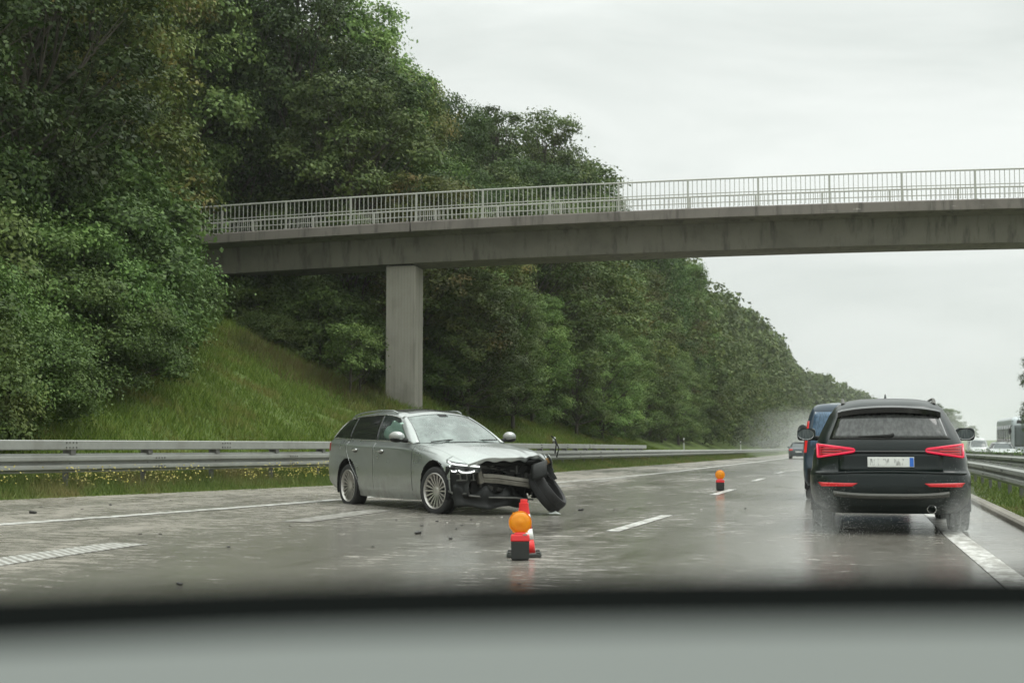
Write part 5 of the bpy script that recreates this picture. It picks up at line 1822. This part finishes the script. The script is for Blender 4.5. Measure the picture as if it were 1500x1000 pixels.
    # sides: panes, handles
    for s in (-1, 1):
        B.panel('side', [(.75, 1.10), (1.36, 1.10), (1.30, 1.44), (.98, 1.44)], 'quarter_window', M['tint_glass'], o, .004, s=s)
        B.panel('side', [(1.42, 1.10), (2.28, 1.10), (2.18, 1.46), (1.38, 1.455)], 'rear_door_window', M['tint_glass'], o, .004, s=s)
        B.panel('side', [(2.36, 1.10), (3.22, 1.10), (2.62, 1.43), (2.26, 1.46)], 'front_door_window', M['tint_glass'], o, .004, s=s)
        for x in (1.55, 2.55):
            g = MB(); g.ellipsoid((x, s * (B.side_y(x, .98) + .012), .98), (.1, .02, .02), 12, 8); g.build('door_handle', M['black_paint'], o)
        # mirror
        g = MB(); g.ellipsoid((0, 0, 0), (.12, .15, .11), 22, 14); g.v = [(max(x, -.045), max(-.125, min(.125, y)), max(-.085, min(.085, zz))) for x, y, zz in g.v]
        mr = g.build('mirror', M['black_paint'], o, 50); mr.location = (2.95, s * 1.055, 1.185)
        g = MB(); g.lathe([(.0001, .0), (.105, 0), (.108, .004)], 26, Matrix.Translation((-.05, s * .006, .0)) @ Matrix.Rotation(-PI / 2, 4, 'Y') @ Matrix.Diagonal((.66, 1.02, 1, 1))); g.build('mirror_glass', M['far_glass'], mr)
        g = MB(); g.tube([(0, -s * .19, -.06), (0, -s * .06, -.04)], .035, 8); g.build('mirror_foot', M['plastic'], mr)
        # roof rails
        g = MB(); g.tube([(.70, s * .535, 1.535), (.80, s * .54, 1.588), (.95, s * .545, 1.606), (1.4, s * .55, 1.62), (2.1, s * .54, 1.612), (2.35, s * .53, 1.585), (2.45, s * .525, 1.54)], [.026, .024, .016, .015, .015, .017, .02], 8)
        g.build('roof_rail', M['scrap'], o)
        g = MB(); g.ellipsoid((4.35, s * .62, .78), (.16, .2, .09), 14, 10); g.build('headlight', M['lens_dark'], o)
    B.panel('front', [(-.74, 1.07), (.74, 1.07), (.55, 1.47), (-.55, 1.47)], 'windscreen', M['tint_glass'], o, .006, 20, 10)
    g = MB(); g.taper_box((1.25, .02, 1.60), (.17, .035), (.05, .012), .085); g.build('antenna_fin', M['black_paint'], o, bevel=.008)
    return p


def build_van():
    c = on_z(1179, 733); p0 = Vector((c.x, c.y, 0))
    o = thing('blue_van', 'blue van half hidden in front of the black suv', 'van', (p0.x + .93, p0.y - .3, float(dip(p0.y))), PI / 2)
    z = [.28, .42, .58, .85, 1.03, 1.26, 1.48, 1.64, 1.73, 1.78, 1.80]
    W = [.88, .94, .95, .95, .94, .90, .85, .80, .74, .62, .40]
    R = [.08, .0, .0, .05, .05, .07, .11, .15, .20, .30, .6]
    F = [4.8, 4.9, 4.9, 4.85, 4.6, 4.1, 3.75, 3.5, 3.35, 3.1, 2.7]
    B = Ring(z, W, R, F, 5.5, .5, .9, 3)
    arches = [(.95, .34, .39), (3.95, .34, .39)]
    B.body('body', M['blue_paint'], o, lin(.28, 1.798, 44), arches, 40, 50)
    for x in (.95, 3.95):
        for s in (-1, 1): wheel(o, (x, s * .82, .335), s, R=.335, W=.22, rim=.21, spokes=8, dark=True)
    g = MB(); g.box((2.4, 0, .36), (4.0, 1.2, .25)); g.build('underbody', M['liner'], o, bevel=.03)
    for x, zz, r in arches:
        for s in (-1, 1):
            g = MB(); arch_liner(g, x, zz, r, s * .5, s * .94); g.build('arch_liner', M['liner'], o, 60)
    B.panel('rear', [(-.82, 1.0), (.82, 1.0), (.72, 1.62), (-.72, 1.62)], 'rear_window', M['blue_glass'], o, .006, 20, 8)
    B.panel('rear', [(-.86, .34), (.86, .34), (.86, .60), (-.86, .60)], 'rear_bumper', M['plastic'], o, .02, 20, 5, .02)
    g = MB(); g.box((.34, 0, 1.755), (.16, .9, .03)); g.build('white_roof_bar', M['white_paint'], o, bevel=.01)  # white bar laid across the rear roof edge
    for s in (-1, 1):
        B.panel('rear', [(s * .935, .88), (s * .89, .88), (s * .83, 1.46), (s * .87, 1.46)], 'tail_lamp', M['brake_on'], o, .012, 6, 10, .012)
        B.panel('side', [(.5, 1.12), (2.4, 1.12), (2.35, 1.58), (.55, 1.58)], 'side_window', M['tint_glass'], o, .004, s=s)
        B.panel('side', [(2.5, 1.12), (3.7, 1.12), (3.4, 1.55), (2.5, 1.58)], 'front_window', M['tint_glass'], o, .004, s=s)
        B.panel('side', [(.45, .30), (4.2, .30), (4.2, .55), (.45, .55)], 'side_trim', M['plastic'], o, .006, 30, 3, s=s) if False else None
        g = MB(); g.ellipsoid((0, 0, 0), (.08, .11, .13), 14, 10); mr = g.build('mirror', M['plastic'], o); mr.location = (3.55, s * 1.06, 1.30)
        g = MB(); g.tube([(0, -s * .16, -.06), (0, 0, -.04)], .03, 6); g.build('mirror_foot', M['plastic'], mr)
    B.panel('front', [(-.80, 1.12), (.80, 1.12), (.68, 1.60), (-.68, 1.60)], 'windscreen', M['tint_glass'], o, .006, 20, 8)


def sedan_ring(hatch=False):
    z = [.22, .34, .5, .68, .82, .92, 1.02, 1.15, 1.28, 1.38, 1.43, 1.455]
    W = [.78, .86, .90, .905, .89, .86, .80, .73, .66, .60, .52, .34]
    R = [.10, .02, .0, .02, .05, .12, .38 if not hatch else .2, .62 if not hatch else .33, .85 if not hatch else .48, 1.1 if not hatch else .62, 1.3 if not hatch else .8, 1.7 if not hatch else 1.2]
    F = [4.25, 4.38, 4.42, 4.40, 4.25, 3.75, 3.2, 2.95, 2.72, 2.50, 2.35, 2.1]
    return Ring(z, W, R, F, 3.6, .7, 1.0, 2.8)


def small_car(name, label, p, rotz, paint, rear_lit=False, group=None):
    o = thing(name, label, 'car', p, rotz, group)
    B = sedan_ring()
    arches = [(.85, .31, .36), (3.5, .31, .36)]
    B.body('body', M[paint], o, lin(.22, 1.452, 40), arches, 40, 44)
    for x in (.85, 3.5):
        for s in (-1, 1): wheel(o, (x, s * .77, .31), s, R=.31, W=.2, rim=.21, spokes=8)
    g = MB(); g.box((2.15, 0, .33), (3.7, 1.1, .22)); g.build('underbody', M['liner'], o)
    B.panel('rear', [(-.70, 1.0), (.70, 1.0), (.56, 1.36), (-.56, 1.36)], 'rear_window', M['far_glass'], o, .008, 14, 8)
    B.panel('front', [(-.72, 1.0), (.72, 1.0), (.56, 1.36), (-.56, 1.36)], 'windscreen', M['far_glass'], o, .008, 14, 8)
    for s in (-1, 1):
        B.panel('side', [(1.15, 1.0), (2.9, 1.0), (2.4, 1.36), (1.5, 1.36)], 'side_window', M['tint_glass'], o, .006, s=s)
        B.panel('rear', [(s * .82, .72), (s * .50, .74), (s * .50, .86), (s * .82, .87)], 'tail_lamp', M['brake_on'] if rear_lit else M['tail_dim'], o, .012, 8, 4, .01)
        B.panel('front', [(s * .80, .62), (s * .45, .62), (s * .45, .74), (s * .78, .78)], 'headlight', M['chrome'], o, .010, 8, 4, .01)
        g = MB(); g.ellipsoid((2.85, s * .98, 1.0), (.07, .10, .07), 12, 8); g.build('mirror', M[paint], o)
    B.panel('rear', [(-.26, .56), (.26, .56), (.26, .66), (-.26, .66)], 'number_plate', M['plate_plain'], o, .012, 6, 3, .006)
    return o


def build_traffic():
    Z = 124; p = world((1168.5 - CX) / FPX * Z, Z)
    small_car('dark_car', 'dark car far ahead with a red tail light, left of the blue van', (p[0], p[1], float(dip(p[1]))), PI / 2, 'grey_paint', True)
    Z = 94; p = world((1471 - CX) / FPX * Z, Z)
    small_car('oncoming_car', 'pale car on the opposite carriageway in front of the coach', (p[0], p[1] + 4.4, float(dip(p[1])) - .08), -PI / 2, 'white_paint')
    # pale van further off
    Z = 150; p = world((1433 - CX) / FPX * Z, Z)
    o = thing('oncoming_van', 'pale van far off on the opposite carriageway, nearest the black suv mirror', 'van', (p[0], p[1] + 5, float(dip(p[1])) - .08), -PI / 2)
    z = [.3, .45, .8, 1.1, 1.4, 1.75, 2.0, 2.1, 2.14]; W = [.88, .95, .97, .96, .93, .88, .80, .66, .4]
    B = Ring(z, W, [.05, 0, 0, .02, .04, .08, .16, .3, .6], [4.9, 5, 4.95, 4.6, 4.2, 3.9, 3.7, 3.5, 3.1], 5, .5, .9, 3)
    B.body('body', M['white_paint'], o, lin(.3, 2.138, 30), [(.95, .34, .38), (4.0, .34, .38)])
    B.panel('front', [(-.82, 1.15), (.82, 1.15), (.70, 1.85), (-.70, 1.85)], 'windscreen', M['far_glass'], o, .01)
    for s in (-1, 1):
        B.panel('side', [(2.7, 1.2), (3.8, 1.2), (3.5, 1.8), (2.7, 1.8)], 'side_window', M['tint_glass'], o, .006, s=s)
        B.panel('front', [(s * .85, .75), (s * .5, .75), (s * .5, .9), (s * .85, .95)], 'headlight', M['chrome'], o, .01, 6, 4)
    for x in (.95, 4.0):
        for s in (-1, 1): wheel(o, (x, s * .84, .335), s, R=.335, W=.2, rim=.21, spokes=8)
    # coach
    Z = 106; p = world((1507 - CX) / FPX * Z, Z)
    o = thing('coach', 'pale blue and white coach on the opposite carriageway at the right picture edge', 'coach', (p[0], p[1] + 12, float(dip(p[1])) - .08), -PI / 2)
    z = [.3, .5, 1.2, 1.9, 2.6, 3.1, 3.3, 3.38, 3.42]; W = [1.2, 1.26, 1.275, 1.275, 1.26, 1.22, 1.12, .95, .6]
    B = Ring(z, W, [.05, 0, 0, .02, .05, .1, .2, .4, .8], [11.9, 12, 12, 11.97, 11.9, 11.75, 11.5, 11.2, 10.6], 8, .5, .8, 4.5)
    B.body('body', M['coach_paint'], o, lin(.3, 3.418, 36), [(2.6, .5, .56), (9.2, .5, .56)], 40, 60)
    B.panel('front', [(-1.1, 1.15), (1.1, 1.15), (1.05, 2.75), (-1.05, 2.75)], 'windscreen', M['far_glass'], o, .012, 14, 10)  # paler glass here and at the sides puts distance haze into the colour
    B.panel('front', [(-.9, 2.88), (.9, 2.88), (.85, 3.12), (-.85, 3.12)], 'destination_panel', M['plastic'], o, .012, 14, 4)
    for s in (-1, 1):
        for k in range(6):
            x0 = .6 + 1.8 * k
            B.panel('side', [(x0, 1.5), (x0 + 1.68, 1.5), (x0 + 1.68, 2.75), (x0, 2.75)], 'side_window', M['far_glass'], o, .008, 6, 4, s=s)
        B.panel('front', [(s * 1.1, .6), (s * .65, .6), (s * .65, .85), (s * 1.1, .85)], 'headlight', M['chrome'], o, .012, 6, 4)
        g = MB(); g.ellipsoid((12.1, s * 1.4, 2.3), (.1, .11, .25), 10, 8); g.tube([(11.8, s * 1.2, 2.75), (12.1, s * 1.38, 2.6), (12.1, s * 1.4, 2.4)], .03, 6); g.build('mirror', M['plastic'], o)
    for x in (2.6, 9.2):
        for s in (-1, 1): wheel(o, (x, s * 1.1, .5), s, R=.5, W=.28, rim=.3, spokes=8)


def build_debris():
    rng = random.Random(9)
    spots = [(612, 782, .10), (660, 790, .07), (546, 801, .06), (580, 762, .05), (676, 770, .08), (690, 762, .05), (700, 768, .07), (668, 775, .05), (850, 748, .10), (842, 752, .06), (618, 771, .06), (640, 764, .05), (760, 856, .05), (263, 857, .07),
             (900, 747, .05), (1027, 746, .06), (205, 783, .05), (235, 783, .05), (425, 771, .05), (60, 743, .06), (162, 740, .08), (48, 752, .14), (120, 746, .05), (250, 733, .04), (1092, 745, .05), (735, 758, .05), (655, 766, .04), (335, 802, .05)]
    for k, (px, py, s) in enumerate(spots):
        p = on_road(px, py)
        pale = k in (6, 15, 25, 26)
        g = MB()
        n = rng.randint(5, 7); s *= .7
        poly = [(s * rng.uniform(.3, .75) * math.cos(2 * PI * i / n), s * rng.uniform(.3, .65) * math.sin(2 * PI * i / n)) for i in range(n)]
        g.prism(poly, s * rng.uniform(.12, .35))
        g.v = [(x, y, z * (1 + 6 * x * rng.uniform(.6, 1)) if z > 0 else z) for x, y, z in g.v]
        o = g.build('debris_shard', M['debris_pale'] if pale else M['debris'], None)
        o.location = (p.x, p.y, p.z + .006); o.rotation_euler = (rng.uniform(-.2, .2), 0, rng.uniform(0, 6))
        tag(o, 'small pale shard lying on the wet road near the crashed car' if pale else 'small dark shard of debris lying on the wet road', 'debris', 'pale shards by the crash' if pale else 'dark shards scattered on the road')
    # torn strip of trim beside the loose wheel
    p = on_road(806, 754)
    g = MB(); g.grid(lambda u, v: (u * .16 - .03 * v, v * .07 + .02 * math.sin(u * 5), .02 + .05 * math.sin(u * 3) * v), lin(0, 1, 8), lin(0, 1, 4))
    o = g.build('torn_trim', M['airbag'], None, 60, solid=.004); o.location = p; o.rotation_euler = (0, 0, .3)
    tag(o, 'bright torn scrap of trim under the loose front wheel of the silver car', 'debris')


def build_spray(p):
    """water thrown up behind the tyres of the suv: thousands of fine drops"""
    rng = np.random.default_rng(3)
    C = []
    for s in (-1, 1):
        n = 6500
        u = rng.uniform(0, 1, n)
        x = p[0] + s * .80 + rng.normal(0, .12, n) * (.7 + .9 * u)
        y = p[1] + .75 - u * 2.1
        z = np.abs(rng.normal(0, .20 + .22 * u, n)) * (1 - .25 * u)
        C.append(np.stack([x, y, z], 1))
    n = 1500
    C.append(np.stack([p[0] + rng.uniform(-1, 1, n), p[1] - rng.uniform(-.4, 1.6, n), np.abs(rng.normal(0, .16, n))], 1))
    C = np.concatenate(C)
    n = len(C)
    r = .00145 * rng.uniform(.5, 2.0, n) ** 1.4
    d = np.array([[1, 1, 1], [-1, -1, 1], [-1, 1, -1], [1, -1, -1]]) / 1.732
    t = [C[:, None] + d[None, list(k)] * r[:, None, None] for k in ((0, 2, 1), (0, 1, 3), (0, 3, 2), (1, 2, 3))]
    q = np.stack(t, 1).reshape(-1, 3)
    tag(np_mesh('spray', q, 3, M['drops']), 'fine water spray thrown up by the tyres of the black suv', 'spray', None, 'stuff')


def mist(name, label, blobs, density):
    m = bpy.data.materials.new(name); m.use_nodes = True
    t = m.node_tree; t.nodes.clear()
    out = t.nodes.new('ShaderNodeOutputMaterial'); v = t.nodes.new('ShaderNodeVolumePrincipled')
    v.inputs['Color'].default_value = (.94, .96, .95, 1); v.inputs['Density'].default_value = density; v.inputs['Anisotropy'].default_value = .1
    t.links.new(v.outputs[0], out.inputs['Volume'])
    for c, r in blobs:
        g = MB(); g.ellipsoid((0, 0, 0), r, 20, 12)
        o = g.build(name, m, None, 180); o.location = c
        tag(o, label, 'spray', None, 'stuff')


def build_mist(p):
    mist('road_spray_cloud', 'pale cloud of spray hanging over the far carriageway',
         [((-5.5, 150, .4), (4.0, 50, 2.6)), ((-7.0, 185, .8), (6.5, 65, 4.6)), ((-8.5, 230, .8), (9, 90, 4.6)), ((-10, 290, 1.0), (13, 110, 6.0)), ((-4, 310, 1.0), (12, 130, 5.0)), ((12.0, 160, .6), (5, 80, 3.6)), ((12.0, 230, .6), (9, 110, 5.0))], .0014)
    mist('tyre_spray_cloud', 'soft mist of water behind a rear tyre of the black suv',
         [((p[0] - .80, p[1] + .30, .22), (.24, .75, .40)), ((p[0] + .80, p[1] + .30, .22), (.24, .75, .40))], .20)

# ------------------------------------------------------------------ light, air, camera
SUN_EL, SUN_AZ = math.radians(64), math.radians(60)


def build_world():
    w = bpy.data.worlds.new('World'); scene.world = w
    w.use_nodes = True
    t = w.node_tree; t.nodes.clear()
    N = lambda k: t.nodes.new(k)
    out = N('ShaderNodeOutputWorld'); bg = N('ShaderNodeBackground')
    sky = N('ShaderNodeTexSky'); sky.sky_type = 'NISHITA'; sky.sun_disc = False
    sky.sun_elevation = SUN_EL; sky.sun_rotation = SUN_AZ; sky.dust_density = 4.0; sky.air_density = 1.0
    hs = N('ShaderNodeHueSaturation'); hs.inputs['Saturation'].default_value = 0.12
    t.links.new(sky.outputs[0], hs.inputs['Color'])
    tc = N('ShaderNodeTexCoord')
    mp = N('ShaderNodeMapping'); mp.inputs['Scale'].default_value = (1, 1, 2.6)
    t.links.new(tc.outputs['Generated'], mp.inputs[0])
    n1 = N('ShaderNodeTexNoise'); n1.inputs['Scale'].default_value = 3.2; n1.inputs['Detail'].default_value = 7; n1.inputs['Roughness'].default_value = .55; n1.inputs['Distortion'].default_value = .6
    t.links.new(mp.outputs[0], n1.inputs['Vector'])
    cr = N('ShaderNodeValToRGB')
    cr.color_ramp.elements[0].position = .34; cr.color_ramp.elements[0].color = (6.0, 6.5, 6.2, 1)
    cr.color_ramp.elements[1].position = .66; cr.color_ramp.elements[1].color = (8.0, 8.4, 8.1, 1)
    t.links.new(n1.outputs['Fac'], cr.inputs[0])
    # the overcast is brighter overhead than at the horizon
    sx = N('ShaderNodeSeparateXYZ'); t.links.new(tc.outputs['Generated'], sx.inputs[0])
    mr = N('ShaderNodeMapRange'); mr.inputs['From Min'].default_value = .28; mr.inputs['From Max'].default_value = .9; mr.inputs['To Min'].default_value = .9; mr.inputs['To Max'].default_value = 2.5
    t.links.new(sx.outputs['Z'], mr.inputs['Value'])
    vm = N('ShaderNodeVectorMath'); vm.operation = 'SCALE'
    t.links.new(cr.outputs[0], vm.inputs[0]); t.links.new(mr.outputs[0], vm.inputs['Scale'])
    mx = N('ShaderNodeMix'); mx.data_type = 'RGBA'; mx.inputs[0].default_value = .86
    t.links.new(hs.outputs[0], mx.inputs[6]); t.links.new(vm.outputs[0], mx.inputs[7])
    t.links.new(mx.outputs[2], bg.inputs['Color'])
    bg.inputs['Strength'].default_value = 0.135
    t.links.new(bg.outputs[0], out.inputs['Surface'])


def build_sun():
    l = bpy.data.lights.new('sun', 'SUN'); l.energy = 1.3; l.angle = math.radians(30); l.color = (1.0, .97, .93)
    o = bpy.data.objects.new('sun', l); COL.objects.link(o)
    # Nishita: rotation is measured from +Y towards +X
    d = Vector((math.sin(SUN_AZ) * math.cos(SUN_EL), math.cos(SUN_AZ) * math.cos(SUN_EL), math.sin(SUN_EL)))
    o.rotation_euler = d.to_track_quat('Z', 'Y').to_euler()


def build_haze():
    mb = MB(); mb.box((0, 700, 13.5), (900, 1700, 36))
    o = mb.build('haze', M_haze(), None, None)
    tag(o, 'thin rainy haze lying over the motorway', 'haze', None, 'stuff')


def M_haze():
    m = bpy.data.materials.new('haze_air'); m.use_nodes = True
    t = m.node_tree; t.nodes.clear()
    out = t.nodes.new('ShaderNodeOutputMaterial'); v = t.nodes.new('ShaderNodeVolumePrincipled')
    v.inputs['Color'].default_value = (.92, .95, .93, 1); v.inputs['Density'].default_value = HAZE; v.inputs['Anisotropy'].default_value = .2
    t.links.new(v.outputs[0], out.inputs['Volume'])
    return m


HAZE = 0.00024


def build_camera():
    cam = bpy.data.cameras.new('camera'); cam.sensor_width = 36; cam.lens = FPX / 1500 * 36
    cam.clip_end = 5000; cam.clip_start = .05
    cam.dof.use_dof = True; cam.dof.focus_distance = 21.5; cam.dof.aperture_fstop = 2.8
    o = bpy.data.objects.new('camera', cam); COL.objects.link(o)
    o.location = (0, 0, CAMH); o.rotation_euler = (PI / 2 + PITCH, 0, TH)
    scene.camera = o


build_world(); build_sun(); build_camera()
build_ground(); build_road()
build_left_rail()
build_median_rail('single galvanised guardrail nearest the kerb on the median', 2.75, 6, 260, -1, 2.0, .32)
build_median_rail('weedy galvanised guardrail second from the kerb on the median', 4.15, 10, 260, -1, 2.0)
build_median_rail('guardrail on the far side of the median, beside the opposite carriageway', 6.6, 14, 260, 1, 4.0)
build_bridge()
build_vegetation(); build_grass()
delineator(812, 634, 676, 'white delineator post showing right behind the crumpled bonnet of the silver car')
delineator(1002, 642, 661, 'white delineator post standing behind the guardrail where its upper beam has ended')
delineator(1085, 647, 659.5, 'small white delineator post second farthest along the left guardrail')
delineator(1140, 650.5, 659, 'tiniest white delineator post, farthest along the left guardrail')
p = on_z(762, 820); warning_lamp((p.x, p.y, .001), 'amber round warning lamp on a black battery box in front of the cone', TH)
p = on_road(1055, 718); warning_lamp((p.x, p.y, p.z + .002), 'smaller looking amber warning lamp standing alone far down the lane', TH)
p = on_z(767.5, 814.5); traffic_cone((p.x, p.y, .001), 'red and white traffic cone standing behind the amber lamp', TH)
build_estate()
sp = build_suv()
build_van(); build_traffic(); build_debris(); build_spray(sp); build_mist(sp)
dashboard()
build_haze()

scene.view_settings.view_transform = 'Standard'
scene.view_settings.look = 'None'
scene.view_settings.exposure = 0.0
scene.view_settings.gamma = 1.0
scene.render.engine = 'CYCLES'
c = scene.cycles
c.use_denoising = True
c.denoiser = 'OPENIMAGEDENOISE'
c.max_bounces = 8; c.diffuse_bounces = 3; c.glossy_bounces = 4; c.transmission_bounces = 4; c.transparent_max_bounces = 12; c.volume_bounces = 1
c.use_adaptive_sampling = True; c.adaptive_threshold = 0.015
c.caustics_reflective = False; c.caustics_refractive = False
